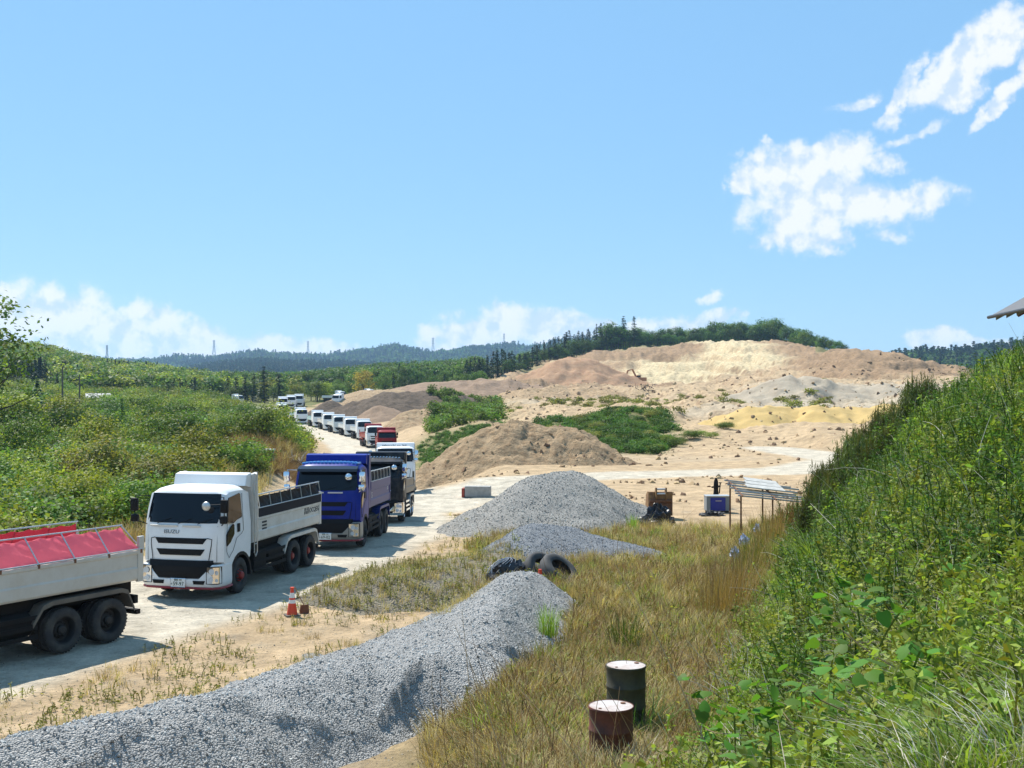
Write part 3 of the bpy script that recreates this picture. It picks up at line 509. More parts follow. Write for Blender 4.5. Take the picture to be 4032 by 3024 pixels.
heap('sand_mound', [(44, 200, 2.6, 58, 204, 2.4)], .3, GREYD, 'broad grey sand bench with wheel tracks below the brown hill', 'mound', cell=.6, rnd=2, rough=.5, rs=3)
heap('dirt_mound', [(8, 318, 2.5, 16, 322, 3)], .22, SANDH, 'rust-tinted tipped sand at the foot of the cut', 'mound', cell=.9, rnd=2, rough=.7, rs=4)
heap('dirt_mound', [(24, 438, 8.5, 26, 442, 9)], .42, heap_mat('red_soil', (.40, .255, .15), (.29, .165, .095), .3, .9, .6), 'reddish brown cone of soil left of the excavator', 'mound', cell=1.2, rnd=2.5, rough=.9, rs=5)

# ================================================================ dump trucks
_txt = {}
def text_mesh(s, size, depth=.004, sx=1.0):
    k = (s, size, depth, sx)
    if k in _txt: return _txt[k]
    cu = bpy.data.curves.new('lettering', 'FONT'); cu.body = s; cu.size = size; cu.extrude = depth; cu.align_x = 'CENTER'; cu.align_y = 'CENTER'; cu.resolution_u = 2
    o = bpy.data.objects.new('lettering_tmp', cu); COL.objects.link(o); bpy.context.view_layer.update()
    me = bpy.data.meshes.new_from_object(o.evaluated_get(bpy.context.evaluated_depsgraph_get())); bpy.data.objects.remove(o); bpy.data.curves.remove(cu)
    if sx != 1.0:
        for v in me.vertices: v.co.x *= sx
    me.materials.clear(); me.name = 'lettering'; _txt[k] = me; return me
FRONT_M = Matrix(((1, 0, 0), (0, 0, -1), (0, 1, 0)))      # letters read from in front of the truck
SIDE_M = Matrix(((0, 0, 1), (1, 0, 0), (0, 1, 0)))        # letters read from the truck's left flank
def letter(name, s, size, loc, mat3, mt, parent, sx=1.0, tilt=0.0):
    me = text_mesh(s, size, sx=sx).copy(); o = link(name, me, mt, parent); o.location = loc
    o.rotation_euler = (mat3 @ Matrix.Rotation(tilt, 3, 'X')).to_euler(); return o

BLACK = pmat('black_plastic', (.007, .007, .008), .55, var=.3, vscale=3, spec=.2)
CHASSIS = pmat('chassis_black', (.008, .008, .009), .7, dirt=(.05, .043, .034), dirt_amt=.35, spec=.2)
RUBBER = pmat('tyre_rubber', (.028, .028, .029), .85, dirt=(.15, .135, .11), dirt_amt=.55, bump=.3, bscale=60)
CHROME = pmat('chrome', (.75, .76, .78), .12, metal=1.0)
RIMM = pmat('rim_steel', (.012, .012, .013), .6, dirt=(.05, .045, .04), dirt_amt=.4)
GLASS = glass_mat('windscreen_glass')
LENS = pmat('lamp_lens', (.55, .58, .6), .08, spec=.8)
AMBER = pmat('amber_lens', (.7, .22, .02), .2)
REDL = pmat('red_lens', (.45, .02, .02), .2)
REDP = pmat('red_trim', (.30, .02, .025), .35, dirt=(.2, .16, .12), dirt_amt=.3)
PLATE = pmat('plate_white', (.8, .8, .76), .5)
INK = pmat('dark_green_ink', (.02, .07, .045), .6)
INKB = pmat('black_ink', (.02, .02, .022), .6)
STEELG = pmat('galvanised_rail', (.6, .6, .58), .4, metal=.7, var=.2, vscale=10)
SEATM = pmat('seat_fabric', (.10, .10, .11), .9)
RUST = pmat('rusty_steel', (.22, .10, .05), .85, color2=(.12, .055, .03), vscale=12, bump=.3)
def tarp_mat(name, c, tr=.45):
    if name in MATS: return MATS[name]
    m = leaf_mat(name, c, jitter=0.0, trans=tr, use_attr=False, rough=.6)
    for n in m.node_tree.nodes:
        if n.type == 'MIX' and n.blend_type == 'MULTIPLY': n.inputs[7].default_value = (1.25, 1.1, 1.1, 1)
    return m
def paint(name, c, dirty=.35): return pmat('paint_' + name, c, .38, dirt=(.42, .36, .27), dirt_amt=dirty, coat=.0 if max(c) < .3 else .15, spec=.16 if max(c) < .3 else .4, bump=.03, bscale=3)

FZ = [(.35, .02), (.7, .0), (1.02, .03), (1.05, .07), (1.5, .08), (2.0, .13), (2.1, .16), (2.5, .26), (2.95, .44), (3.05, .58), (3.1, .8)]
def fy(x, z):
    y = float(np.interp(z, [a for a, _ in FZ], [b for _, b in FZ])); return y + .26 * (min(abs(x), 1.22) / 1.2) ** 5 * max(0, 1 - y / .8)
def wk(z): return 1 - .065 * float(sstep(2.0, 3.1, np.array(z)))
def front_patch(mb, xl0, xr0, xl1, xr1, z0, z1, off=.008, nx=14, nz=4, back=.03):
    """skin following the cab front between heights z0, z1; x limits given at both heights"""
    g = []
    for j in range(nz + 1):
        t = j / nz; z = z0 + t * (z1 - z0); a = xl0 + t * (xl1 - xl0); b = xr0 + t * (xr1 - xr0)
        g.append([((a + (b - a) * i / nx), fy(a + (b - a) * i / nx, z) - off, z) for i in range(nx + 1)])
    vs = [p for r in g for p in r]; n = nx + 1
    fs = [(j * n + i, j * n + i + 1, (j + 1) * n + i + 1, (j + 1) * n + i) for j in range(nz) for i in range(nx)]
    rim = [i for i in range(n)] + [(j + 1) * n - 1 for j in range(1, nz + 1)] + [nz * n + i for i in range(nx - 1, -1, -1)] + [j * n for j in range(nz - 1, 0, -1)]
    k = len(vs); vs += [(vs[i][0], vs[i][1] + back, vs[i][2]) for i in rim]; m = len(rim)
    fs += [(rim[i], rim[(i + 1) % m], k + (i + 1) % m, k + i) for i in range(m)]
    return mb.add(vs, fs)
_wheel = {}
def wheel_parts(dual, lod):
    k = (dual, lod)
    if k in _wheel: return _wheel[k]
    n = 28 if lod == 0 else 14
    ty = MB(); xs = [0.0] if not dual else [0.0, -.33]
    for x in xs:
        prof = [(.31, x - .02), (.34, x), (.42, x + .005), (.475, x - .012), (.505, x - .05), (.51, x - .10), (.498, x - .105), (.498, x - .125), (.51, x - .13), (.51, x - .175), (.498, x - .18), (.498, x - .20), (.51, x - .205), (.505, x - .26), (.475, x - .29), (.42, x - .30), (.31, x - .28)]
        if lod: prof = [(.31, x - .02), (.42, x), (.50, x - .04), (.51, x - .15), (.50, x - .26), (.42, x - .3), (.31, x - .28)]
        ty.lathe(prof, n, 'x', close=True)
    if lod == 0:
        for q in range(40):                          # shoulder lugs of the tread
            a = 2 * math.pi * q / 40
            for x in xs:
                c, s_ = math.cos(a), math.sin(a)
                p = [(x - .035, r_ * math.cos(a + da), r_ * math.sin(a + da)) for r_ in (.495, .518) for da in (-.03, .03)]
                p2 = [(x - .10, yy, zz) for _, yy, zz in p]
                ty.add(p + p2, [(0, 1, 3, 2), (4, 6, 7, 5), (0, 4, 5, 1), (2, 3, 7, 6), (0, 2, 6, 4), (1, 5, 7, 3)])
    rim = MB()
    d = -.19 if dual else -.05
    rim.lathe([(.33, -.01), (.30, -.015), (.285, -.04), (.27, d), (.20, d - .005), (.16, d + .03), (.12, d + .05), (.0001, d + .05)], n, 'x', cap0=False)
    hub = MB(); hub.lathe([(.115, d + .04), (.11, d + .11), (.08, d + .14), (.0001, d + .145)], 14, 'x')
    if lod == 0:
        for q in range(10):
            a = 2 * math.pi * q / 10; hub.lathe([(.016, d + .02), (.016, d + .06), (.0001, d + .062)], 6, 'x', (0, .165 * math.cos(a), .165 * math.sin(a)))
    _wheel[k] = (ty.mesh('tyre', 40), rim.mesh('wheel', 40), hub.mesh('hub', 40)); return _wheel[k]
CAR_RED = pmat('hub_red', (.28, .02, .015), .5)

def make_truck(x, y, a, label, paintm, bedm, lod=0, group='dump trucks queueing on the haul road', z=None, board=None, visor=None, chrome=False, tarp=None, tarp_lean=0.0, trim=None, plate=None,
               brand=None, bedtext=None, hub=None, ladder=False, bumperm=None, flap=None, roofm=None, mirrors=BLACK, grille=True, boardm=None, pitch=None, length=7.55, far_tarp=None, guardm=None):
    b_ = Vector((math.sin(a), math.cos(a)))
    zf = H1(np.array([x + b_.x * 1.38]), np.array([y + b_.y * 1.38]))[0]; zr = H1(np.array([x + b_.x * 6]), np.array([y + b_.y * 6]))[0]
    pt = math.atan2(zr - zf, 4.62); z0 = zf - math.tan(pt) * 1.38
    t = empty('dump_truck', (x, y, z0 + .02), 0, label, 'dump truck', group); t.rotation_euler = (pt, 0, -a)
    bumperm = bumperm or paintm; boardm = boardm or bedm; roofm = roofm or paintm
    # ---- cab shell
    arch = [(1.38 + .70 * math.cos(R(q)), .50 + .70 * math.sin(R(q))) for q in (40, 60, 80, 100, 120, 140, 152)]
    prof = [(.09, 1.04), (.08, 1.5), (.13, 2.0), (.16, 2.1), (.26, 2.5), (.44, 2.95), (.56, 3.05), (.78, 3.10), (1.2, 3.12), (1.7, 3.10), (1.93, 3.02), (2.0, 2.85), (2.02, 2.0), (2.02, 1.25), (1.98, 1.0)] + arch + [(.74, .66), (.36, .64), (.36, .98)]
    xs = [-1.22, -1.215, -1.17, -1.08, -.9, -.6, -.3, 0, .3, .6, .9, 1.08, 1.17, 1.215, 1.22]
    cb = MB(); vs = []
    for xx in xs:
        ax = abs(xx) / 1.22
        for (yy, zz) in prof:
            o = .26 * ax ** 5 * max(0, 1 - yy / .8) if zz > 1.0 else 0
            rd = .16 * ax ** 7 if zz > 3.0 else (.05 * ax ** 7 if zz > 2.9 else 0)
            inset = (.0 if abs(xx) < 1.2 else .012 * (1 if abs(xx) > 1.217 else 0))
            vs.append((xx * wk(zz), yy + o + inset, zz - rd))
    n = len(prof); fs = []
    for i in range(len(xs) - 1):
        for k in range(n): fs.append((i * n + k, i * n + (k + 1) % n, (i + 1) * n + (k + 1) % n, (i + 1) * n + k))
    fs += [tuple(range(n)), tuple((len(xs) - 1) * n + k for k in range(n))[::-1]]
    cb.add(vs, fs); cab = cb.build('cab', paintm, t, 32)
    # ---- glazing
    front_patch(MB(), -1.13, 1.13, -1.04, 1.04, 2.12, 2.93, .006, 18, 6).build('windscreen', GLASS, cab, 40)
    for sgn in (1, -1):
        X = 1.226
        def side(poly, name, mt, par, th=.012):
            m = MB(); k = len(poly)
            vs = [((X * wk(pz) + th * .4) * sgn, py, pz) for py, pz in poly] + [((X * wk(pz) - .03) * sgn, py, pz) for py, pz in poly]
            m.add(vs, [tuple(range(k)), tuple(range(2 * k - 1, k - 1, -1))] + [(i, i + k, (i + 1) % k + k, (i + 1) % k) for i in range(k)])
            return m.build(name, mt, par)
        if lod == 0 or sgn == 1:
            side([(.56, 2.12), (.9, 2.06), (1.12, 2.14), (1.42, 2.18), (1.46, 2.22), (1.46, 2.84), (1.4, 2.88), (.72, 2.80), (.62, 2.6)], 'side_window', GLASS, cab)
        if lod == 0 and sgn == 1:
            side([(.5, 1.45), (.72, 1.55), (.95, 1.75), (.95, 2.0), (.9, 2.04), (.72, 1.96), (.5, 1.78)], 'lower_window', GLASS, cab)
            side([(1.2, 1.78), (1.32, 1.78), (1.32, 2.02), (1.2, 2.02)], 'door_handle', BLACK, cab)
            dl = MB()
            for pth in ([(.5, 2.1), (.47, 1.3), (.62, 1.12), (.88, 1.3), (1.1, 1.62), (1.42, 1.72), (1.54, 1.8), (1.56, 2.86)],):
                dl.tube([(X * wk(pz) + .001, py, pz) for py, pz in pth], .007, 4)
            dl.build('door_seam', BLACK, cab)
            side([(.42, .82), (.54, .82), (.54, .90), (.42, .90)], 'badge', CHROME, cab)
    # ---- front panel
    if grille and lod <= 1:
        gm_ = CHROME if chrome else BLACK
        for (z0_, z1_, w0, w1) in ((1.23, 1.40, .62, .74), (1.55, 1.71, .68, .80)):
            front_patch(MB(), -w0, w0, -w1, w1, z0_, z1_, .01, 12, 2).build('grille_slot', BLACK, cab)
            if chrome: front_patch(MB(), -w0, w0, -w0, w0, z0_ - .05, z0_, .02, 10, 1).build('grille_bar', CHROME, cab)
        for sgn in (1, -1):
            m = MB(); m.tube([(sgn * .80, fy(.8, 1.71) - .012, 1.71), (sgn * .93, fy(.93, 1.68) - .012, 1.68), (sgn * .92, fy(.92, 1.5) - .012, 1.5), (sgn * .86, fy(.86, 1.1) - .012, 1.10)], .012, 4); m.build('grille_seam', BLACK, cab)
        for sgn in (1, -1):
            m = MB(); m.tube([(sgn * 1.06, fy(1.06, zq) - .006, zq) for zq in (1.06, 1.5, 2.05)], .006, 4); m.build('corner_seam', BLACK, cab)
    front_patch(MB(), -.88, .88, -.97, .97, .60, 1.09, .012, 14, 3, .1).build('lower_grille', BLACK, cab)
    if lod == 0:
        m = MB(); m.box(-.95, -.1, .10, .13, 2.02, 2.07, .01); m.box(.05, .6, .10, .13, 2.02, 2.07, .01); m.build('grab_handle', STEELG, cab)
        for xw in (-.75, -.1, .5):
            m = MB(); m.tube([(xw, fy(xw, 2.1) - .03, 2.1), (xw + .42, fy(xw + .4, 2.28) - .03, 2.26)], .009, 5); m.build('wiper', BLACK, cab)
    # ---- bumper wrapped round the corners
    bp_ = MB(); st = [(-1.23, .78), (-1.235, .42), (-1.18, .16), (-1.0, .03), (-.6, -.01), (0, -.02), (.6, -.01), (1.0, .03), (1.18, .16), (1.235, .42), (1.23, .78)]
    ring = [(0.06, .34), (0, .38), (-.01, .62), (.0, .66)]; full = [(.05, .34), (0, .40), (-.01, .75), (.03, 1.0), (.09, 1.06)]
    vs = []; rows = []
    for i, (bx, by) in enumerate(st):
        hi = .98 if abs(bx) > .9 else .60
        cols = [(.05, .34), (.0, .39), (-.012, .5), (.0, hi - .03), (.05, hi)]
        nrm = Vector((bx * .55, -1 if abs(bx) < 1.1 else -.15)).normalized()
        for (o_, zq) in cols: vs.append((bx - nrm.x * o_, by - nrm.y * o_, zq))
    m_ = 5; fs = [(i * m_ + k, (i + 1) * m_ + k, (i + 1) * m_ + k + 1, i * m_ + k + 1) for i in range(len(st) - 1) for k in range(m_ - 1)]
    bmp = bp_.add(vs, fs).build('bumper', bumperm, t, 45)
    if trim:
        q = MB(); q.tube([(bx * .99, by + .03, .325) for bx, by in st], .035, 6); q.build('bumper_trim', trim, bmp)
    for sgn in (1, -1):
        if lod <= 1:
            m = MB(); pts = [(.84, .03), (1.02, .045), (1.16, .13), (1.20, .24)]
            k0 = [(sgn * px_, py_ - .02, .46) for px_, py_ in pts]; k1 = [(sgn * px_, py_ - .02, .92) for px_, py_ in pts]
            m.add(k0 + k1, [(i, i + 1, i + 5, i + 4) for i in range(3)]); hl = m.build('headlight', CHROME if chrome or lod == 0 else LENS, bmp)
            if lod == 0:
                m = MB(); 
                for (px_, zq, rq) in ((1.0, .80, .085), (1.12, .76, .06), (.98, .58, .07), (1.12, .55, .05)):
                    m.lathe([(rq, -.0), (rq * .8, .012), (rq * .4, .02), (.0001, .022)], 14, 'y', (sgn * px_, float(np.interp(px_, [p[0] for p in pts], [p[1] for p in pts])) - .048, zq))
                m.build('lamp', LENS, hl)
                m = MB(); m.tube([(sgn * px_, py_ - .03, .455) for px_, py_ in pts] + [(sgn * px_, py_ - .03, .925) for px_, py_ in pts[::-1]], .013, 4, closed=True); m.build('lamp_frame', BLACK, hl)
            m = MB(); m.prism([(sgn * .46, .44), (sgn * .76, .44), (sgn * .80, .54), (sgn * .44, .54)], -.035, .02, 'y'); m.build('fog_recess', BLACK, bmp)
    if lod == 0 or plate:
        px0 = .0; m = MB(); m.box(px0 - .22, px0 + .22, -.055, -.03, .36, .585, .006); pl = m.build('number_plate', PLATE, bmp)
        fr = MB(); fr.tube([(px0 - .225, -.05, .355), (px0 + .225, -.05, .355), (px0 + .225, -.05, .59), (px0 - .225, -.05, .59)], .012, 4, closed=True); fr.build('plate_frame', CHROME, pl)
        if plate:
            letter('plate_number', plate, .155, (px0 + .015, -.058, .443), FRONT_M, INK, pl, .92); letter('plate_region', '福島 100', .062, (px0, -.058, .552), FRONT_M, INK, pl)
            letter('plate_kana', 'は', .05, (px0 - .19, -.058, .443), FRONT_M, INK, pl)
    if brand: letter('brand_lettering', brand, .15, (-.28, fy(-.28, 1.88) - .012, 1.875), FRONT_M, pmat('badge_grey', (.16, .17, .18), .3, metal=.5), cab, 1.15, R(-6))
    # ---- steps and arch
    for sgn in (1, -1):
        m = MB(); m.box(min(sgn * .95, sgn * 1.2), max(sgn * .95, sgn * 1.2), .40, .74, .34, .63, .02); stp = m.build('step', BLACK, t)
        if lod == 0 and sgn == 1: MB().box(1.2, 1.215, .44, .72, .44, .47).build('step_edge', STEELG, stp)
        ar = MB(); a2 = [(1.38 + rq * math.cos(R(q)), .50 + rq * math.sin(R(q))) for rq, seq in ((.70, range(-5, 171, 16)), (.61, range(171, -6, -16))) for q in seq]
        ar.prism(a2, sgn * 1.0, sgn * 1.225, 'x'); ar.build('wheel_arch', BLACK, t, 40)
    if lod == 0:
        m = MB()
        for sx_ in (-.6, .6): m.box(sx_ - .22, sx_ + .22, .95, 1.4, 1.55, 1.72, .05); m.box(sx_ - .22, sx_ + .22, 1.38, 1.52, 1.7, 2.45, .05); m.box(sx_ - .13, sx_ + .13, 1.4, 1.5, 2.47, 2.68, .04)
    # ---- visor and marker lights
    if visor:
        m = MB(); vs = []
        for i in range(13):
            xx = -1.1 + 2.2 * i / 12; yy = fy(xx, 2.95)
            vs += [(xx, yy + .02, 3.0), (xx, yy - .26, 2.9), (xx, yy - .27, 2.80), (xx, yy - .02, 2.93)]
        fs = [(i * 4 + k, i * 4 + 4 + k, i * 4 + 4 + (k + 1) % 4, i * 4 + (k + 1) % 4) for i in range(12) for k in range(4)]
        m.add(vs, fs); m.build('sun_visor', visor, cab, 40)
    if lod == 0 and roofm is not paintm:
        m = MB()
        for i in range(15):
            xx = -1.0 + 2.0 * i / 14; m.box(xx - .045, xx + .03, .62 + .1 * abs(xx), 1.5, 3.08 - .03 * abs(xx) ** 3, 3.16 - .04 * abs(xx) ** 3, .02)
        m.build('roof_ribs', roofm, cab)
    # ---- mirrors
    if lod <= 1:
        for sgn in (1, -1):
            m = MB(); xm = 1.28 if sgn > 0 else 1.48
            m.tube([(sgn * 1.1, .38, 2.85), (sgn * (xm - .02), .22, 2.86), (sgn * xm, .2, 2.45), (sgn * xm, .22, 2.16), (sgn * 1.14, .32, 2.05)], .016, 6); arm = m.build('mirror_arm', BLACK if mirrors is BLACK else CHROME, cab)
            q = MB(); q.box(min(sgn * (xm - .1), sgn * (xm + .12)), max(sgn * (xm - .1), sgn * (xm + .12)), .14, .27, 2.42, 2.8, .05); q.build('side_mirror', mirrors, arm, 50)
            if sgn > 0 or lod == 0:
                q = MB(); q.box(min(sgn * (xm - .12), sgn * (xm + .1)), max(sgn * (xm - .12), sgn * (xm + .1)), .13, .26, 2.12, 2.34, .05); q.build('wide_mirror', mirrors, arm, 50)
        if lod == 0:
            m = MB(); m.tube([(1.2, .2, 2.66), (.92, .04, 2.66)], .012, 5); fa = m.build('front_mirror_arm', BLACK, cab)
            q = MB(); q.lathe([(.0001, -.05), (.08, -.04), (.125, -.01), (.13, .01), (.0001, .015)], 16, 'y', (.82, .02, 2.62)); q.build('front_mirror', mirrors if mirrors is not BLACK else STEELG, fa, 60)
    # ---- chassis
    m = MB()
    for sgn in (1, -1): m.box(sgn * .43 - .05, sgn * .43 + .05, .6, length, .72, 1.0)
    m.box(-.8, .8, 1.9, 2.1, .7, 1.25); m.box(-.55, .55, .3, 1.8, .6, 1.0); m.box(-1.0, 1.0, 5.15, 5.5, .42, .62); m.box(-1.0, 1.0, 6.45, 6.8, .42, .62); m.box(-1.1, 1.1, 1.3, 1.46, .42, .6)
    m.box(-.9, .9, 1.85, length - .1, 1.0, 1.3); fr = m.build('chassis', CHASSIS, t)
    if lod <= 1:
        for sgn in (1, -1):
            q = MB(); q.box(min(sgn * .6, sgn * 1.17), max(sgn * .6, sgn * 1.17), 2.35, 3.25, .5, 1.05, .05); q.build('side_box', CHASSIS, fr)
            q = MB(); q.lathe([(.26, 0), (.28, .02), (.28, 1.1), (.26, 1.12)], 16, 'y', (sgn * .88, 3.42, .76)); q.build('fuel_tank', CHASSIS, fr, 40)
            if lod == 0 and sgn > 0:
                for zq in (.45, .66, .87):
                    g = MB(); g.box(1.175, 1.205, 2.3, 4.62, zq, zq + .10, .01); g.build('side_guard', CHASSIS if not chrome else CHROME, fr)
    # ---- wheels
    wl = 0 if lod == 0 else 1
    for (yy, dual) in ((1.38, False), (5.33, True), (6.64, True)):
        tyre, rim, hb = wheel_parts(dual, wl)
        for sgn in (1, -1):
            w = link('wheel', rim, RIMM if not chrome else CHROME, t); w.location = (sgn * 1.2, yy, .51); w.rotation_euler = (random.random() * 6, 0, 0 if sgn > 0 else math.pi)
            if rim.materials and chrome: w.material_slots[0].link = 'OBJECT'; w.material_slots[0].material = CHROME
            link('tyre', tyre, RUBBER, w)
            if lod <= 1:
                h_ = link('hub', hb, RIMM, w)
                if hub: h_.material_slots[0].link = 'OBJECT'; h_.material_slots[0].material = hub
    # ---- rear mudguards
    for sgn in (1, -1):
        pth = [(4.48, .80), (4.74, 1.15), (5.0, 1.22), (6.95, 1.22), (7.12, 1.16), (7.32, .72)]
        if lod == 2 and sgn < 0: continue
        vs = []
        for (yy, zq) in pth: vs += [(sgn * .62, yy, zq), (sgn * 1.23, yy, zq), (sgn * 1.23, yy, zq - .10), (sgn * 1.21, yy, zq - .10), (sgn * 1.20, yy, zq - .02), (sgn * .62, yy, zq - .02)]
        fs = [(i * 6 + k, i * 6 + 6 + k, i * 6 + 6 + (k + 1) % 6, i * 6 + (k + 1) % 6) for i in range(5) for k in range(6)]
        MB().add(vs, fs).build('mudguard', guardm or (STEELG if chrome else bedm), t)
    # ---- tipping body
    L = length; m = MB(); m.box(-1.12, 1.12, 2.2, L, 1.32, 1.40); bed = m.build('bed_floor', bedm, t)
    top_z = 2.04
    for sgn in (1, -1):
        q = MB(); o, i_ = sgn * 1.2, sgn * 1.12
        sec = [(i_, 1.40), (sgn * 1.17, 1.33), (o, 1.38), (sgn * 1.205, 1.62), (sgn * 1.185, 1.66), (sgn * 1.185, 1.95), (sgn * 1.21, 1.98), (sgn * 1.21, top_z), (i_, top_z)]
        q.prism(sec, 2.6, L - .16, 'y'); q.prism([(sgn * 1.21, 1.30), (sgn * 1.21, top_z + .02), (i_, top_z + .02), (i_, 1.30)], L - .16, L, 'y'); sp = q.build('side_panel', bedm, bed)
        q = MB(); q.prism([(2.2, 1.34), (2.2, 3.36), (2.55, 3.40), (2.58, 2.1), (2.66, 1.99), (2.66, 1.34)], min(sgn * 1.1, sgn * 1.2), max(sgn * 1.1, sgn * 1.2), 'x'); q.build('front_tower', boardm if lod else bedm, bed)
        if flap and (sgn > 0 or lod == 0):
            q = MB(); q.box(min(sgn * 1.19, sgn * 1.215), max(sgn * 1.19, sgn * 1.215), 2.64, L - .02, top_z + .005, top_z + .27); q.build('side_flap', flap, bed)
        if tarp:
            zb = top_z + (.28 if flap else .04); zt = zb + (.40 if flap else .56); xb = sgn * 1.2; xt = sgn * (1.2 - tarp_lean)
            q = MB(); q.tube([(xb, 2.66, zb), (xb, L - .02, zb)], .018, 6); q.tube([(xt, 2.66, zt), (xt, L - .02 - tarp_lean * .6, zt)], .02, 6); rail = q.build('tarp_rail', STEELG, bed)
            ny = 6 if flap else 5
            for k in range(ny + 1):
                yy = 2.7 + (L - 2.76) * k / ny; q = MB(); q.tube([(xb, yy, zb), (xt, yy - (tarp_lean * .6 if k == ny else .12 * tarp_lean), zt)], .016, 6); q.build('tarp_strut', STEELG, rail)
                if not flap and lod == 0:
                    q = MB(); q.box(xb - .015, xb + .015, yy - .03, yy + .03, zb - .10, zb); q.build('bracket', RUST, rail)
            nu, nv = (64, 8) if lod == 0 else (12, 3); vs = []
            for j in range(nv + 1):
                for i in range(nu + 1):
                    u, v = i / nu, j / nv; yy = 2.7 + (L - 2.8 - tarp_lean * .55 * v) * u
                    sag = .05 * math.sin(v * 3.14) + .028 * math.sin(u * ny * 2 * 3.1416 + v * 3) * math.sin(v * 3.14) + .012 * math.sin(u * 90 + v * 9)
                    topdrop = .05 * abs(math.sin(u * ny * 3.1416 * 2.0)) + .02 if v > .95 else 0
                    vs.append((xb + (xt - xb) * v - sgn * sag, yy, zb + (zt - zb) * v * .96 - topdrop))
            n_ = nu + 1; fs = [(j * n_ + i, j * n_ + i + 1, (j + 1) * n_ + i + 1, (j + 1) * n_ + i) for j in range(nv) for i in range(nu)]
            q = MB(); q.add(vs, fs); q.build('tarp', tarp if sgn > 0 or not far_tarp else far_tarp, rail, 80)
    q = MB(); q.box(-1.1, 1.1, 2.205, 2.26, 1.36, 3.34); q.build('front_wall', bedm, bed)
    q = MB(); q.prism([(2.19, 3.37), (2.19, 3.41), (1.92, 3.36), (1.82, 3.05), (1.84, 3.04), (1.95, 3.32)], -1.14, 1.14, 'x'); bd = q.build('canopy_board', boardm, bed)
    for sgn in (1, -1):
        q = MB(); q.prism([(2.19, 3.40), (1.93, 3.35), (1.83, 3.05), (2.19, 2.98)], min(sgn * 1.13, sgn * 1.15), max(sgn * 1.13, sgn * 1.15), 'x'); q.build('canopy_cheek', boardm, bd)
    if board: letter('board_lettering', board, .235, (-.05, 1.843, 3.195), FRONT_M, INKB, bd, 1.02, R(-18))
    q = MB(); q.box(-1.12, 1.12, L - .06, L + .02, 1.36, top_z + .02, .01)
    for k in range(5): xx = -.9 + .45 * k; q.box(xx - .04, xx + .04, L + .02, L + .06, 1.4, top_z - .05)
    tg = q.build('tailgate', bedm, bed)
    for sgn in (1, -1):
        if lod <= 1:
            q = MB(); q.box(sgn * 1.16 - .05, sgn * 1.16 + .05, L - .12, L + .04, top_z, top_z + .34, .015); q.build('tailgate_hinge', bedm, tg)
            q = MB(); q.box(sgn * .85 - .3, sgn * .85 + .3, L - .22, L - .1, .78, .98, .02); tl = q.build('tail_light', CHASSIS, t)
            MB().box(sgn * .85 - .27, sgn * .85 + .27, L - .1, L - .085, .81, .95).build('lens', REDL, tl)
    q = MB(); q.box(-1.1, 1.1, L - .12, L + .02, .5, .62, .02); q.build('rear_bumper', CHASSIS, t)
    if ladder:
        q = MB(); xl = 1.215
        q.tube([(xl + .03, 2.2, 3.3), (xl + .05, 2.19, 3.36), (xl + .05, 2.19, 1.05), (xl + .05, 2.27, .93), (xl + .05, 2.38, 1.05), (xl + .05, 2.38, 3.36), (xl, 2.4, 3.36)], .018, 6)
        ld = q.build('ladder', STEELG, bed)
        for k in range(6): r_ = MB(); r_.tube([(xl + .05, 2.19, 1.3 + .36 * k), (xl + .05, 2.38, 1.3 + .36 * k)], .014, 6); r_.build('rung', STEELG, ld)
    if bedtext:
        for (s, size, yy, zz, mt) in bedtext: letter('body_lettering', s, size, (1.19, yy, zz), SIDE_M, mt, bed)
    return t

WHITE = paint('white', (.80, .80, .785), .14); BEDW = paint('white_body', (.64, .62, .57), .5); GREYB = paint('light_grey_body', (.55, .53, .47), .5)
BLUE = paint('blue', (.010, .024, .24), .05); BLUED = paint('dark_blue_body', (.012, .03, .17), .12); SKYB = paint('light_blue', (.06, .28, .62), .1)
REDC = paint('red', (.26, .012, .014), .1); REDW = paint('dull_red', (.33, .02, .02), .2)
DKB = paint('black', (.012, .012, .016), .15); TEAL = paint('pale_teal', (.36, .55, .53), .3); PALEG = paint('pale_grey', (.62, .65, .64), .3); SILV = pmat('silver_body', (.34, .33, .30), .4, metal=.4, var=.3, vscale=3)
TARPR = tarp_mat('red_tarpaulin', (.80, .17, .20), .55); TARP_SHADED = tarp_mat('shaded_red_tarpaulin', (.32, .025, .03), .25); TARPK = tarp_mat('black_tarpaulin', (.02, .021, .022), .15)  # far tarp: same red cloth, its inner face's shade put into a darker colour
FLAPK = pmat('rubber_flap', (.012, .012, .018), .7, spec=.2)
BLKLET = INKB
make_truck(-13.75, 22.9, .53, 'light grey dump body with pink-red side tarps, cut off at the left edge', WHITE, GREYB, 0, guardm=pmat('guard_grey', (.10, .09, .075), .6, dirt=(.25, .21, .16), dirt_amt=.5), tarp=TARPR, far_tarp=TARP_SHADED, tarp_lean=.42, length=7.6)
T2 = make_truck(-9.33, 33.6, .225, 'white cab-over dump truck with black side tarps and roof board, plate 59-97', WHITE, BEDW, 0, tarp=TARPK, tarp_lean=.06, flap=FLAPK, trim=REDP, plate='59-97', brand='ISUZU', hub=CAR_RED, ladder=True, boardm=WHITE,
           bedtext=[('昌昌OCQEG', .23, 6.75, 1.84, INKB), ('■■■■■', .075, 3.05, 1.86, INKB), ('■■■■■', .075, 3.05, 1.76, INKB), ('■■■■■', .075, 3.05, 1.66, INKB)])
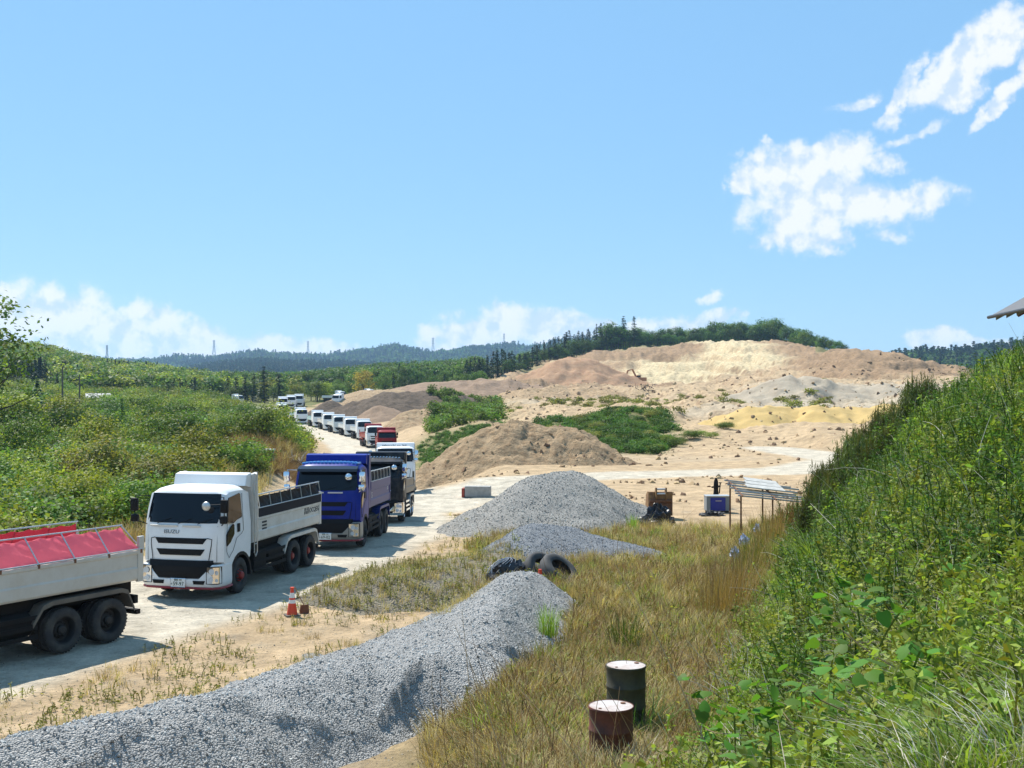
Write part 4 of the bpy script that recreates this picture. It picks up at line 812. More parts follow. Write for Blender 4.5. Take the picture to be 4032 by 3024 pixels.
make_truck(-6.75, 43.4, .05, 'dark blue dump truck with light blue ribbed roof and chrome mirrors', BLUE, BLUED, 0, tarp=FLAPK, tarp_lean=.02, flap=BLUED, visor=pmat('dark_visor', (.02, .02, .03), .1), trim=REDP, plate='69-02', bumperm=SILV, roofm=SKYB, mirrors=CHROME, boardm=BLUE, grille=True,
           bedtext=[('S', .34, 2.95, 1.78, WHITE), ('US', .2, 6.9, 1.86, WHITE)])
make_truck(-6.2, 54.6, -.01, 'black and chrome dump truck with tall black roof board', DKB, pmat('brown_grey_body', (.13, .11, .085), .45, var=.35, vscale=3), 0, visor=DKB, chrome=True, bumperm=CHROME, mirrors=CHROME, boardm=DKB, roofm=CHROME).scale = (1, 1, .955)
make_truck(-7.05, 72.3, -.08, 'white dump truck with a lettered white board above its cab', WHITE, BEDW, 0, boardm=WHITE, board='takouchi co.,ltd.', mirrors=CHROME, chrome=True, bumperm=SILV)
make_truck(-16.0, 154, -.16, 'dark red dump truck facing the camera at the head of the far queue', REDC, REDC, 1, boardm=REDC, visor=REDC)
make_truck(-19.4, 171, -.28, 'red dump truck with white cab half hidden behind the dark red one', WHITE, REDW, 1, boardm=REDW, bumperm=CHROME)
for (qx, qy, qa, pm, bm_, lb) in (
    (-24.0, 196, -.30, WHITE, PALEG, 'white dump truck parked right behind the red pair'),
    (-27.6, 207.5, -.31, WHITE, PALEG, 'white dump truck second behind the red pair'),
    (-31.2, 218.5, -.32, PALEG, PALEG, 'pale grey dump truck third behind the red pair, beside the standing person'),
    (-34.8, 229.5, -.32, WHITE, BEDW, 'white dump truck fourth behind the red pair'),
    (-38.6, 240.5, -.34, WHITE, TEAL, 'white dump truck with a pale teal body in the middle of the queue'),
    (-44.2, 253, -.40, WHITE, TEAL, 'white dump truck emerging behind the scrub, ahead of a teal body'),
    (-51, 268, -.42, WHITE, BEDW, 'white dump truck half sunk behind the roadside scrub'),
    (-56.7, 297, -.18, WHITE, BEDW, 'foremost white dump truck of the three on the far rise'),
    (-56.6, 307, -.12, WHITE, PALEG, 'white dump truck in the middle of the three on the far rise'),
    (-56.4, 317, -.10, PALEG, BEDW, 'rearmost white dump truck of the three on the far rise'),
    (-47.5, 322, .5, WHITE, PALEG, 'white dump truck turned sideways right of the far rise'),
    (-71, 316, -1.2, PALEG, PALEG, 'low pale truck at the far left end of the queue')):
    make_truck(qx, qy, qa, lb, pm, bm_, 2, boardm=WHITE)
make_truck(-48.6, 348, -1.0, 'white dump truck parked by the distant tan mound', WHITE, WHITE, 2, boardm=WHITE)
make_truck(-40.5, 352, -1.1, 'white dump truck behind another by the distant tan mound', WHITE, PALEG, 2, boardm=WHITE)

# ================================================================ plants: small leaf meshes
def unit(v): return v / np.maximum(np.linalg.norm(v, axis=1, keepdims=True), 1e-9)
def leaf_quads(c, d, nrm, ln, wd, fold=.0, cols=None):
    """rhombic blades: centres c, direction d, normal nrm, lengths, widths"""
    d = unit(d); s = unit(np.cross(d, nrm)); ln = np.asarray(ln)[:, None]; wd = np.asarray(wd)[:, None]; up = unit(np.cross(s, d))
    v = np.stack([c - d * ln * .5, c + s * wd * .5 + up * wd * fold - d * ln * .05, c + d * ln * .5, c - s * wd * .5 + up * wd * fold - d * ln * .05], 1)
    n = len(c); f = np.arange(4 * n).reshape(n, 4); col = np.repeat(cols, 4, 0) if cols is not None else np.ones((4 * n, 3))
    return v.reshape(-1, 3), f, col
def merge(parts):
    vs, fs, cs = [], [], []; k = 0
    for v, f, c in parts: vs.append(v); fs.append(f + k); cs.append(c); k += len(v)
    return np.concatenate(vs), np.concatenate(fs), np.concatenate(cs)
def rnd_dir(n, rng): return unit(rng.normal(size=(n, 3)))
def shade_cols(n, rng, lo=.65, hi=1.3, warm=.15):
    b = rng.uniform(lo, hi, n); w = rng.uniform(-warm, warm, n); return np.stack([b * (1 + w), b, b * (1 - w)], 1)
def crown(seed, R_, Hh, zc, nclump, per, leaf, flat=1.0, shell=.55, clump=.28):
    """broad-leaved crown: clumps of leaves spread through an uneven ellipsoid"""
    rng = np.random.default_rng(seed); p = rnd_dir(nclump, rng); rad = rng.uniform(shell, 1, nclump) ** .6
    p = p * rad[:, None]; p[:, 2] = np.where(p[:, 2] < -.55, -p[:, 2] * .5, p[:, 2])
    lob = 1 + .28 * np.sin(3 * np.arctan2(p[:, 1], p[:, 0]) + seed) + rng.normal(0, .10, nclump)
    cc = p * np.stack([R_ * lob, R_ * lob, Hh * np.ones(nclump)], 1); cc[:, 2] += zc
    cb = shade_cols(nclump, rng, .72, 1.25, .12)
    k = np.repeat(np.arange(nclump), per); n = len(k); off = rng.normal(size=(n, 3)) * clump * R_ * np.array([1, 1, .6]) * rng.uniform(.6, 1.1, (nclump, 1))[k]
    c = cc[k] + off; d = rnd_dir(n, rng); d[:, 2] *= .5; nr = unit(unit(c - np.array([0, 0, zc - Hh * .6])) + .7 * rnd_dir(n, rng))
    return leaf_quads(c, d, nr, leaf * rng.uniform(.7, 1.4, n), leaf * rng.uniform(.5, .9, n), .12, cb[k] * shade_cols(n, rng, .8, 1.2, .06))
def conifer_crown(seed, Hh, R_, leaf, z0=.12, gap=1.0, droop=.25):
    rng = np.random.default_rng(seed); parts = []; z = z0 * Hh; out = []
    while z < Hh * .985:
        t = (z - z0 * Hh) / (Hh * (1 - z0)); rr = R_ * (1 - t) ** .8 * rng.uniform(.75, 1.12) + .12; nb = int(rng.integers(5, 9))
        for q in range(nb):
            a = rng.uniform(0, 6.283); L = rr * rng.uniform(.65, 1.1); m = max(3, int(L / leaf * 2.2)); s = (np.arange(m) + .5) / m
            px = np.cos(a) * L * s; py = np.sin(a) * L * s; pz = z + L * (.12 * s - droop * s * s)
            w = rng.normal(0, .10 * L + .02, (m, 3)) * np.array([1, 1, .4]); c = np.stack([px, py, pz], 1) + w
            d = np.stack([np.cos(a) * np.ones(m), np.sin(a) * np.ones(m), -.35 * np.ones(m)], 1) + .45 * rng.normal(size=(m, 3)); nr = np.tile([0, 0, 1.0], (m, 1)) + .35 * rng.normal(size=(m, 3))
            out.append((c, d, nr, leaf * rng.uniform(.8, 1.6, m), leaf * rng.uniform(.45, .8, m), shade_cols(m, rng, .65, 1.2, .08)))
        z += Hh * .045 * gap * rng.uniform(.7, 1.3)
    c, d, nr, l, w, col = [np.concatenate([o[i] for o in out]) for i in range(6)]
    return leaf_quads(c, d, nr, l, w, .1, col)
def blades(seed, n, h, spread, wid, bend, droop=.35, lo=.7, hi=1.25):
    """grass tuft: arching blades of three quads"""
    rng = np.random.default_rng(seed); a = rng.uniform(0, 6.283, n); r0 = spread * rng.uniform(0, 1, n) ** .7 * .5; a2 = a + rng.normal(0, .6, n)
    base = np.stack([r0 * np.cos(a), r0 * np.sin(a), np.zeros(n)], 1); out = np.stack([np.cos(a2), np.sin(a2), np.zeros(n)], 1); H_ = h * rng.uniform(.5, 1.15, n); B = bend * rng.uniform(.2, 1.2, n) * H_; W_ = wid * rng.uniform(.6, 1.3, n)
    side = np.stack([-np.sin(a2), np.cos(a2), np.zeros(n)], 1); col = shade_cols(n, rng, lo, hi, .1); vs = []; 
    for t, w in ((0, 1), (.4, .9), (.75, .6), (1, .08)):
        p = base + out * (B * t ** 2)[:, None]; p[:, 2] += H_ * (t - droop * t ** 3 * bend)
        vs += [p - side * (W_ * w * .5)[:, None], p + side * (W_ * w * .5)[:, None]]
    v = np.stack(vs, 1).reshape(-1, 3); k = np.arange(n)[:, None] * 8
    f = np.concatenate([k + np.array([[2 * j, 2 * j + 1, 2 * j + 3, 2 * j + 2]]) for j in range(3)], 0); return v, f, np.repeat(col, 8, 0)
def weed(seed, h, n, leaf, stems=3, spread=.15):
    """upright leafy weed: stems with leaves along them"""
    rng = np.random.default_rng(seed); parts = []
    for s in range(stems):
        a = rng.uniform(0, 6.283); lean = rng.uniform(.05, .4); hh = h * rng.uniform(.6, 1.1); b = np.array([rng.normal(0, spread), rng.normal(0, spread), 0])
        t = rng.uniform(.12, 1, n); c = b + np.stack([np.cos(a) * lean * hh * t ** 1.5, np.sin(a) * lean * hh * t ** 1.5, hh * t], 1)
        an = rng.uniform(0, 6.283, n); d = np.stack([np.cos(an), np.sin(an), rng.uniform(-.25, .5, n)], 1); ln = leaf * rng.uniform(.6, 1.35, n) * (1.1 - .45 * t)
        c = c + unit(d) * ln[:, None] * .55; nr = np.tile([0, 0, 1.0], (n, 1)) + .5 * rng.normal(size=(n, 3)); parts.append(leaf_quads(c, d, nr, ln, ln * rng.uniform(.35, .6, n), .18, shade_cols(n, rng, .7, 1.3, .12)))
        tt = np.linspace(0, 1, 5); sp = b + np.stack([np.cos(a) * lean * hh * tt ** 1.5, np.sin(a) * lean * hh * tt ** 1.5, hh * tt], 1); w = .006 + .004 * h
        sv = np.concatenate([sp + [w, 0, 0], sp - [w, 0, 0]]); sf = np.array([[j, j + 1, 5 + j + 1, 5 + j] for j in range(4)]); parts.append((sv, sf, np.full((10, 3), .6)))
    return merge(parts)
def vmesh(name, p): return fast_mesh(name, p[0], p[1], False, p[2])
def tapered(mb, p0, p1, r0, r1, n=7, wob=.0, seg=4, rng=random):
    pts = []; rs = []
    for i in range(seg + 1):
        t = i / seg; pts.append(tuple(p0[k] + (p1[k] - p0[k]) * t + (rng.uniform(-wob, wob) if 0 < i < seg else 0) for k in range(3))); rs.append(r0 + (r1 - r0) * t)
    return mb.tube(pts, rs, n)
LF_YG = leaf_mat('leaf_yellow_green', (.23, .255, .045)); LF_G = leaf_mat('leaf_green', (.115, .175, .034)); LF_BR = leaf_mat('leaf_bright_green', (.20, .275, .05), trans=.4)
LF_D = leaf_mat('needle_dark', (.03, .062, .028), trans=.12); LF_M = leaf_mat('leaf_mid_green', (.075, .135, .03)); LF_BL = leaf_mat('needle_blue_green', (.028, .075, .035), trans=.15)
LF_DRY = leaf_mat('dry_straw', (.42, .32, .16), trans=.3); LF_BRN = leaf_mat('dry_brown_stalk', (.25, .15, .07), trans=.2); LF_PALE = leaf_mat('bleached_stem', (.58, .53, .44), trans=.1); LF_OL = leaf_mat('leaf_olive', (.21, .205, .06)); LF_YEL = leaf_mat('leaf_yellow', (.36, .29, .07))
BARK = pmat('bark', (.085, .065, .05), .9, var=.4, vscale=6, bump=.4); BARKG = pmat('bark_grey', (.20, .17, .14), .9, var=.4, vscale=6); DEADW = pmat('bleached_dead_wood', (.48, .43, .36), .9, var=.35, vscale=9); DARKW = pmat('dark_debris', (.03, .022, .018), .95, var=.4, vscale=8)

# ---- tree kinds: (trunk mesh, crown mesh, crown material)
def tree_kind(kind, seed):
    r = random.Random(seed); tm = MB()
    if kind == 'broad':
        tapered(tm, (0, 0, -.5), (r.uniform(-.3, .3), r.uniform(-.3, .3), 5.2), .22, .10, 7, .1, 4, r)
        for q in range(6):
            a = r.uniform(0, 6.28); z = r.uniform(2.6, 5); tapered(tm, (0, 0, z), (1.9 * math.cos(a), 1.9 * math.sin(a), z + r.uniform(1.2, 2.6)), .09, .03, 5, .15, 3, r)
        cr = crown(seed, 3.0, 4.0, 5.0, 70, 20, .50)
    elif kind == 'bush':
        for q in range(7):
            a = r.uniform(0, 6.28); tapered(tm, (.1 * math.cos(a), .1 * math.sin(a), -.2), (.8 * math.cos(a), .8 * math.sin(a), r.uniform(.9, 1.7)), .03, .012, 5, .06, 3, r)
        cr = crown(seed, 1.15, .95, 1.05, 52, 42, .125, shell=.35, clump=.28)
    elif kind == 'open':
        tapered(tm, (0, 0, -.3), (.4, .2, 7.5), .17, .05, 7, .12, 5, r)
        for q in range(11):
            a = r.uniform(0, 6.28); z = r.uniform(2.5, 7); tapered(tm, (.2, .1, z), (2.6 * math.cos(a), 2.6 * math.sin(a), z + r.uniform(.8, 2.6)), .06, .015, 5, .2, 4, r)
        cr = crown(seed, 2.9, 3.6, 6.2, 80, 22, .28, shell=.3, clump=.16)
    elif kind == 'cedar':
        tapered(tm, (0, 0, -.5), (0, 0, 13.5), .24, .03, 7, .0, 3, r); cr = conifer_crown(seed, 14, 3.0, .72, .07)
    elif kind == 'pine':
        tapered(tm, (0, 0, -.5), (.3, 0, 12.8), .2, .04, 7, .12, 5, r); cr = conifer_crown(seed, 13.4, 3.0, .75, .22, 1.15, .08)
    elif kind == 'fir':
        tapered(tm, (0, 0, -.3), (0, 0, 5.8), .1, .02, 6, 0, 2, r); cr = conifer_crown(seed, 6, 1.7, .34, .06, 1.15, .15)
    return tm.mesh('trunk', 60), vmesh('crown', cr)
KINDS = {k: [tree_kind(k, 31 * i + s) for i in range(n)] for k, n, s in (('broad', 5, 1), ('bush', 6, 2), ('open', 2, 3), ('cedar', 4, 4), ('pine', 4, 5), ('fir', 2, 6))}
def put_tree(kind, x, y, s, mt, name, label, cat='tree', group=None, variant=None, sz=None, dz=0.0):
    v = KINDS[kind][variant if variant is not None else random.randrange(len(KINDS[kind]))]
    t = empty(name, (x, y, hz(x, y) + dz), random.random() * 6.28, label, cat, group); t.scale = (s, s, sz or s)
    link('stem' if kind == 'bush' else 'trunk', v[0], BARK, t); c = link('foliage' if kind == 'bush' else 'crown', v[1], mt, t)
    if c.material_slots and c.material_slots[0].material is not mt: c.material_slots[0].link = 'OBJECT'; c.material_slots[0].material = mt
    return t
def at(px, Y): return ((px - 512) / 1200 * Y, Y)

# ---- the wood on the quarry crest (each tree a thing)
random.seed(3)
crest_top = [(470, 358), (487, 352), (503, 345), (514, 351), (524, 350), (542, 340), (565, 331), (573, 327), (583, 329), (600, 323), (612, 322), (655, 329), (670, 326), (687, 327), (705, 324), (717, 321), (736, 320), (760, 318), (779, 319), (787, 325), (806, 327), (816, 332), (833, 339), (851, 345)]
cpx = [a for a, _ in crest_top]; cpy = [b for _, b in crest_top]
def crest_tree(px, kind, mt, name, label, group, dY=0, hf=1.0):
    Y = float(np.interp(px, [470, 505, 530, 560, 600, 640, 700, 780, 820, 850], [420, 470, 545, 590, 612, 622, 612, 610, 540, 500])) + dY
    x, _ = at(px, Y); z = hz(x, Y); tz = 6.05 + Y * (384 - float(np.interp(px, cpx, cpy))) / 1200; h = max(3.2, (tz - z)) * hf
    nat = {'broad': 9.4, 'cedar': 14.2, 'pine': 13.6}[kind]; s = h / nat; w = max(s, .8) * 1.15 if kind != 'broad' else max(s, .62)
    put_tree(kind, x, Y, w * random.uniform(.9, 1.12), mt, name, label, 'tree', group, sz=s * random.uniform(.9, 1.04))
for i in range(58):
    crest_tree(468 + i * 2.5 + random.uniform(-2, 2), random.choice(('pine', 'cedar', 'cedar')), LF_D, 'pine_tree', 'dark conifer in the wood edging the left of the cut', 'dark conifers left of the cut', random.uniform(-4, 30), random.uniform(.8, 1.03))
for i in range(16):
    crest_tree(505 + i * 6.5 + random.uniform(-3, 3), 'broad', LF_M, 'broadleaf_tree', 'green broadleaf tree among the conifers left of the cut', 'broadleaf trees left of the cut', random.uniform(-8, 6), random.uniform(.45, .7))
for (px, h) in ((623.5, 17.5), (634, 16.4), (601, 13.8), (608, 12.8), (616, 13)):
    Y = 618; x, _ = at(px, Y); s = h / 13.6; put_tree('pine', x, Y, s * .95, LF_BL, 'tall_pine', {623.5: 'tallest pine standing out above the crest wood', 634: 'second tallest pine, right of the tallest on the crest'}.get(px, 'tall pine standing above the left end of the crest wood'), 'tree', 'tall crest pines', sz=s, variant=int(px) % 4)
for i in range(62):
    crest_tree(606 + i * 3.9 + random.uniform(-2, 2), 'broad', random.choice((LF_M, LF_M, LF_G)), 'broadleaf_tree', 'green tree in the row along the top of the quarry cut', 'trees along the top of the cut', random.uniform(-4, 22), random.uniform(.86, 1.04))
for i in range(30):
    crest_tree(640 + i * 6 + random.uniform(-3, 3), 'broad', LF_M, 'broadleaf_tree', 'smaller tree in the shade below the crest row', 'undergrowth trees along the cut', -4, random.uniform(.5, .7))
# ---- mid-distance wood left of the quarry
mid_top = [(235, 385), (264, 378), (300, 384), (325, 380), (344, 375), (360, 370), (380, 366), (389, 362), (407, 362), (417, 367), (442, 367), (466, 360), (480, 356)]
mpx = [a for a, _ in mid_top]; mpy = [b for _, b in mid_top]
for i in range(78):
    px = 296 + (i % 39) * 4.8 + random.uniform(-3, 3); row = i // 39; Y = (400, 470)[row] + random.uniform(-18, 18); x, _ = at(px, Y); z = hz(x, Y)
    tz = 6.05 + Y * (384 - float(np.interp(px, mpx, mpy))) / 1200; con = random.random() < (.22 if px < 360 else .36); h = np.clip((tz - z) * (random.uniform(.55, .8) if row == 0 else random.uniform(.8, 1.0)), 4, 15)
    if con: put_tree('cedar', x, Y, h / 14, LF_D, 'cedar_tree', 'dark cedar in the valley wood behind the dirt mounds', 'tree', 'cedars of the valley wood', sz=h / 14)
    else: put_tree('broad', x, Y, max(h / 9.4, .6), random.choice((LF_M, LF_G, LF_G)), 'broadleaf_tree', 'rounded green tree in the valley wood behind the dirt mounds', 'tree', 'broadleaf trees of the valley wood', sz=h / 9.4)
x, Y = at(363, 372); put_tree('broad', x, Y, .95, LF_YEL, 'yellow_tree', 'single yellowish tree in front of the valley wood', 'tree', sz=1.0)
for (px, Y, h) in ((264, 345, 10.5), (254, 350, 8.5), (245, 352, 8), (279, 352, 9.0), (236, 356, 7.5), (228, 356, 7.2)):
    x, _ = at(px, Y); put_tree('cedar', x, Y, h / 14 * 1.5, LF_D, 'cedar_tree', 'tallest dark cedar by the far end of the queue' if px == 264 else 'dark cedar standing behind the far end of the queue', 'tree', 'cedars by the queue', sz=h / 14)
for i in range(26):
    px = random.uniform(232, 345); Y = random.uniform(352, 378); x, _ = at(px, Y); s = random.uniform(.4, .7); put_tree('broad', x, Y, s * 1.1, random.choice((LF_G, LF_G, LF_YG)), 'broadleaf_tree', 'low green tree behind the far end of the queue', 'tree', 'low trees behind the queue', sz=s)
# dark conifer stands at the foot of the left hill
for i in range(34):
    px = random.choice((random.uniform(4, 36), random.uniform(26, 62), random.uniform(168, 206))); Y = random.uniform(322, 345) if px < 100 else random.uniform(335, 360); h = random.uniform(6.5, 9) * (1 - .3 * (px > 36)) if px < 100 else random.uniform(6, 8.5); x, _ = at(px, Y)
    put_tree('cedar', x, Y, h / 14 * 1.15, LF_D, 'cedar_tree', 'dark cedar in the stand at the foot of the left hill' if px < 100 else 'dark cedar in the small clump in the middle of the valley', 'tree', 'cedar stand on the left' if px < 100 else 'valley cedar clump', sz=h / 14)
# ---- near-left trees
x, Y = at(-14, 96); put_tree('open', x, Y, 1.35, LF_G, 'broadleaf_tree', 'tall open-branched tree leaning in at the left edge', 'tree', variant=0, sz=1.42)
x, Y = at(37, 132); put_tree('fir', x, Y, 1.0, LF_BL, 'fir_tree', 'young fir with tiered branches among the yellow-green trees', 'tree', sz=1.12)
x, Y = at(122, 150); put_tree('fir', x, Y, .7, LF_M, 'fir_tree', 'smaller young fir right of the utility poles', 'tree', sz=.75)
for i in range(26):
    px = random.uniform(-40, 120); Y = random.uniform(120, 175); x, _ = at(px, Y); s = random.uniform(.38, .62) * (1.15 - .004 * max(px, 0)); put_tree('broad', x, Y, s * 1.15, random.choice((LF_YG, LF_YG, LF_G, LF_OL)), 'broadleaf_tree', 'yellow-green young tree in the thicket at the left', 'tree', 'young trees of the left thicket', sz=s)
# ---- bushes one can pick out in the scrub
for i in range(70):
    for _ in range(50):
        px = random.uniform(-30, 345); Y = math.exp(random.uniform(math.log(42), math.log(250))); x, _ = at(px, Y); d, _, sd_ = near_line(np.array([x]), np.array([Y]), ROAD)
        if sd_[0] > 0 and d[0] > 8: break
    s = random.uniform(.8, 1.5) * (1 + .003 * Y); put_tree('bush', x, Y, s, random.choice((LF_YG, LF_YG, LF_OL, LF_G, LF_G)) if Y < 110 else random.choice((LF_YG, LF_G, LF_M)), 'bush', 'leafy bush in the scrub left of the haul road', 'bush', 'bushes left of the haul road', sz=s * random.uniform(.8, 1.1))
for i in range(46):
    px = random.uniform(515, 655); Y = random.uniform(113, 128) if px < 580 else random.uniform(114, 146); x, _ = at(px, Y); s = random.uniform(.35, .72); put_tree('bush', x, Y, s * 1.15, random.choice((LF_M, LF_G, LF_M, LF_OL)), 'bush', 'dense green bush on the bank behind the wide sand mound', 'bush', 'bushes on the quarry bank', sz=s * .85)
for i in range(12):
    px = random.uniform(655, 735); Y = 116 + (px - 655) * .18 + random.uniform(-3, 3); x, _ = at(px, Y); s = random.uniform(.4, .7); put_tree('bush', x, Y, s * 1.2, random.choice((LF_G, LF_BR)), 'bush', 'bright green bush right of the shrubby bank', 'bush', 'bushes right of the bank', sz=s * .7)
for i in range(9):
    px = random.uniform(426, 452); Y = random.uniform(205, 245); x, _ = at(px, Y); s = random.uniform(.7, 1.1); put_tree('bush', x, Y, s * 1.3, random.choice((LF_G, LF_M)), 'bush', 'green bush on the rise left of the cut', 'bush', 'bushes on the rise', sz=s * .8)

# ---------------------------------------------------------------- cover nobody could count
def protos(prefix, makers, mt): return [make_proto('%s_%d' % (prefix, i), vmesh(prefix, m), mt) for i, m in enumerate(makers)]
def sample(n, px0, px1, y0, y1, logy=True):
    Y = np.exp(RNG.uniform(math.log(y0), math.log(y1), n)) if logy else RNG.uniform(y0, y1, n); px = RNG.uniform(px0, px1, n); return (px - 512) / 1200 * Y, Y
def field(name, n, box, keep, protos_, smin, smax, label, cat, tilt=.12, sink=.03, logy=True, size_fn=None):
    x, y = sample(n, *box, logy=logy); Z = zones(x, y); tz, hb = top(x, y); m = keep(x, y, Z, hb); x, y, tz = x[m], y[m], tz[m]; k = len(x)
    s = RNG.uniform(smin, smax, k) * (size_fn(x, y) if size_fn else 1)
    return scatter(name, np.stack([x, y, tz - sink], 1), rz_rots(k, tilt), s, protos_, label=label, cat=cat)
rnd = lambda a: RNG.random(len(a))
# left scrub
P_scrub = protos('scrub_a', [crown(200 + i, .62, .5, .45, 26, 26, .105, shell=.3, clump=.34) for i in range(4)], LF_YG)
P_scrub2 = protos('scrub_b', [crown(220 + i, .62, .55, .5, 26, 26, .105, shell=.3, clump=.34) for i in range(3)], LF_G)
P_scrub3 = protos('scrub_c', [crown(240 + i, .55, .6, .5, 22, 24, .10, shell=.3, clump=.36) for i in range(3)], LF_OL)
left_keep = lambda x, y, Z, hb: (Z['left'] > .75) & (Z['d'] > 7.5) & (hb < .05) & (Z['bare'] < .25 + .5 * RNG.random(len(x)))
pat = lambda x, y: fbm(x * .07 + 9, y * .05, 3)
field('scrub_cover', 5200, (-120, 360, 32, 330), lambda x, y, Z, hb: left_keep(x, y, Z, hb) & (pat(x, y) + .25 * RNG.normal(size=len(x)) > -.05), P_scrub, .7, 1.7, 'yellow-green scrub covering the ground left of the haul road', 'scrub', size_fn=lambda x, y: 1 + y / 220)
field('scrub_cover', 3400, (-120, 360, 32, 330), lambda x, y, Z, hb: left_keep(x, y, Z, hb) & (pat(x, y) + .3 * RNG.normal(size=len(x)) < .05), P_scrub2, .7, 1.6, 'darker green scrub patches left of the haul road', 'scrub', size_fn=lambda x, y: 1 + y / 220)
field('scrub_cover', 2600, (-120, 365, 30, 300), lambda x, y, Z, hb: left_keep(x, y, Z, hb) & (Z['n'] > -.25), P_scrub3, .6, 1.3, 'olive brown weeds mixed into the scrub left of the haul road', 'scrub', size_fn=lambda x, y: 1 + y / 260)
P_dry = protos('dry_tuft', [blades(300 + i, 34, .55, .35, .012, .55) for i in range(4)], LF_DRY); P_grn = protos('green_tuft', [blades(320 + i, 32, .5, .3, .014, .6) for i in range(3)], LF_BR); P_brn = protos('brown_tuft', [blades(340 + i, 30, .8, .3, .010, .3) for i in range(3)], LF_BRN)
field('dry_grass', 5000, (-60, 350, 28, 200), lambda x, y, Z, hb: (Z['left'] > .3) & (Z['d'] > 5.5), P_dry, .8, 1.8, 'straw-coloured grass edging the scrub left of the road', 'grass', size_fn=lambda x, y: 1 + y / 150)
field('dead_brush', 1500, (215, 345, 84, 128), lambda x, y, Z, hb: Z['bare'] > .2, P_brn, 1.0, 2.2, 'brown dead brush on the left roadside mound', 'brush', tilt=.7)
# bank and terraces of the quarry
field('bank_scrub', 1900, (420, 690, 96, 170), lambda x, y, Z, hb: (Z['green'] > .55) & (hb < .05), P_scrub2 and protos('scrub_d', [crown(260 + i, .7, .5, .4, 22, 12, .2, shell=.3, clump=.34) for i in range(3)], LF_M), .8, 1.6, 'green scrub on the bank behind the sand mound', 'scrub', size_fn=lambda x, y: np.where(512 + 1200 * x / y < 495, .38, .62))
field('terrace_weeds', 1500, (470, 830, 150, 330), lambda x, y, Z, hb: (Z['nb'] > .12 + .2 * rnd(x)) & (hb < .05), protos('scrub_e', [crown(280 + i, .7, .3, .25, 16, 10, .22, shell=.3, clump=.36) for i in range(2)], LF_OL), .7, 1.5, 'sparse olive weeds on the quarry terraces', 'scrub')
field('rise_scrub', 380, (420, 500, 175, 300), lambda x, y, Z, hb: (Z['green'] > .2), protos('scrub_f', [crown(290 + i, .8, .5, .4, 18, 12, .24, shell=.3, clump=.34) for i in range(2)], LF_G), .9, 1.7, 'green scrub on the rise left of the cut', 'scrub')
# dry field right of the gravel
fk = lambda x, y, Z, hb: (Z['dry'] > .35) & (hb < .04)
field('dry_grass', 9500, (430, 830, 13.5, 50), fk, P2 if False else protos('straw_tuft', [blades(400 + i, 30, .42, .3, .008, .7) for i in range(4)], LF_DRY), .6, 1.5, 'straw-coloured dry grass right of the gravel piles', 'grass')
field('brown_grass', 3200, (450, 830, 13.5, 48), lambda x, y, Z, hb: fk(x, y, Z, hb) & (Z['n'] > -.15), protos('rust_tuft', [blades(420 + i, 26, .5, .28, .007, .45) for i in range(3)], LF_BRN), .6, 1.5, 'rust-brown dry stalks mixed into the dry grass', 'grass')
field('green_grass', 2600, (470, 830, 13.5, 48), lambda x, y, Z, hb: fk(x, y, Z, hb) & (fbm(x * .35, y * .2, 3) > .02), protos('fresh_tuft', [blades(440 + i, 30, .42, .25, .010, .6) for i in range(3)], LF_BR), .6, 1.4, 'fresh green grass growing through the dry grass', 'grass')
field('field_weeds', 2200, (450, 830, 13.5, 46), lambda x, y, Z, hb: fk(x, y, Z, hb) & (Z['n'] > -.1), protos('field_weed', [weed(460 + i, .4, 9, .09, 3, .1) for i in range(4)], LF_OL), .6, 1.4, 'small olive weeds in the dry grass', 'weeds')
# verge between road and gravel
field('mound_weeds', 900, (290, 520, 30, 44), lambda x, y, Z, hb: (hb > .02) & (hb < .62) & (y > 31.5 + np.abs(x) * 0), protos('mound_weed', [weed(470 + i, .3, 9, .07, 3, .1) for i in range(3)], LF_OL), .5, 1.3, 'weeds on the low stony mound', 'weeds')
field('mound_straw', 900, (290, 520, 30, 44), lambda x, y, Z, hb: (hb > .02) & (hb < .62), protos('mound_tuft', [blades(475 + i, 22, .28, .25, .007, .8) for i in range(3)], LF_DRY), .5, 1.3, 'straw wisps on the low stony mound', 'grass')
field('verge_weeds', 2600, (-20, 480, 19, 60), lambda x, y, Z, hb: (Z['road'] < .5) & (Z['green'] < .3) & (hb < .03) & (fbm(x * .5, y * .3, 3) > -.05), protos('verge_weed', [weed(480 + i, .2, 7, .06, 3, .08) for i in range(3)], LF_OL), .5, 1.4, 'low weeds on the sandy verge beside the trucks', 'weeds')
field('verge_grass', 1600, (-20, 480, 19, 70), lambda x, y, Z, hb: (Z['road'] < .75) & (Z['green'] < .3) & (hb < .6) & (hb > -.1) & (fbm(x * .4 + 5, y * .3, 3) > .05), P_dry_v := protos('verge_tuft', [blades(500 + i, 22, .22, .2, .007, .7) for i in range(3)], LF_DRY), .5, 1.5, 'dry grass wisps on the verge beside the trucks', 'grass')
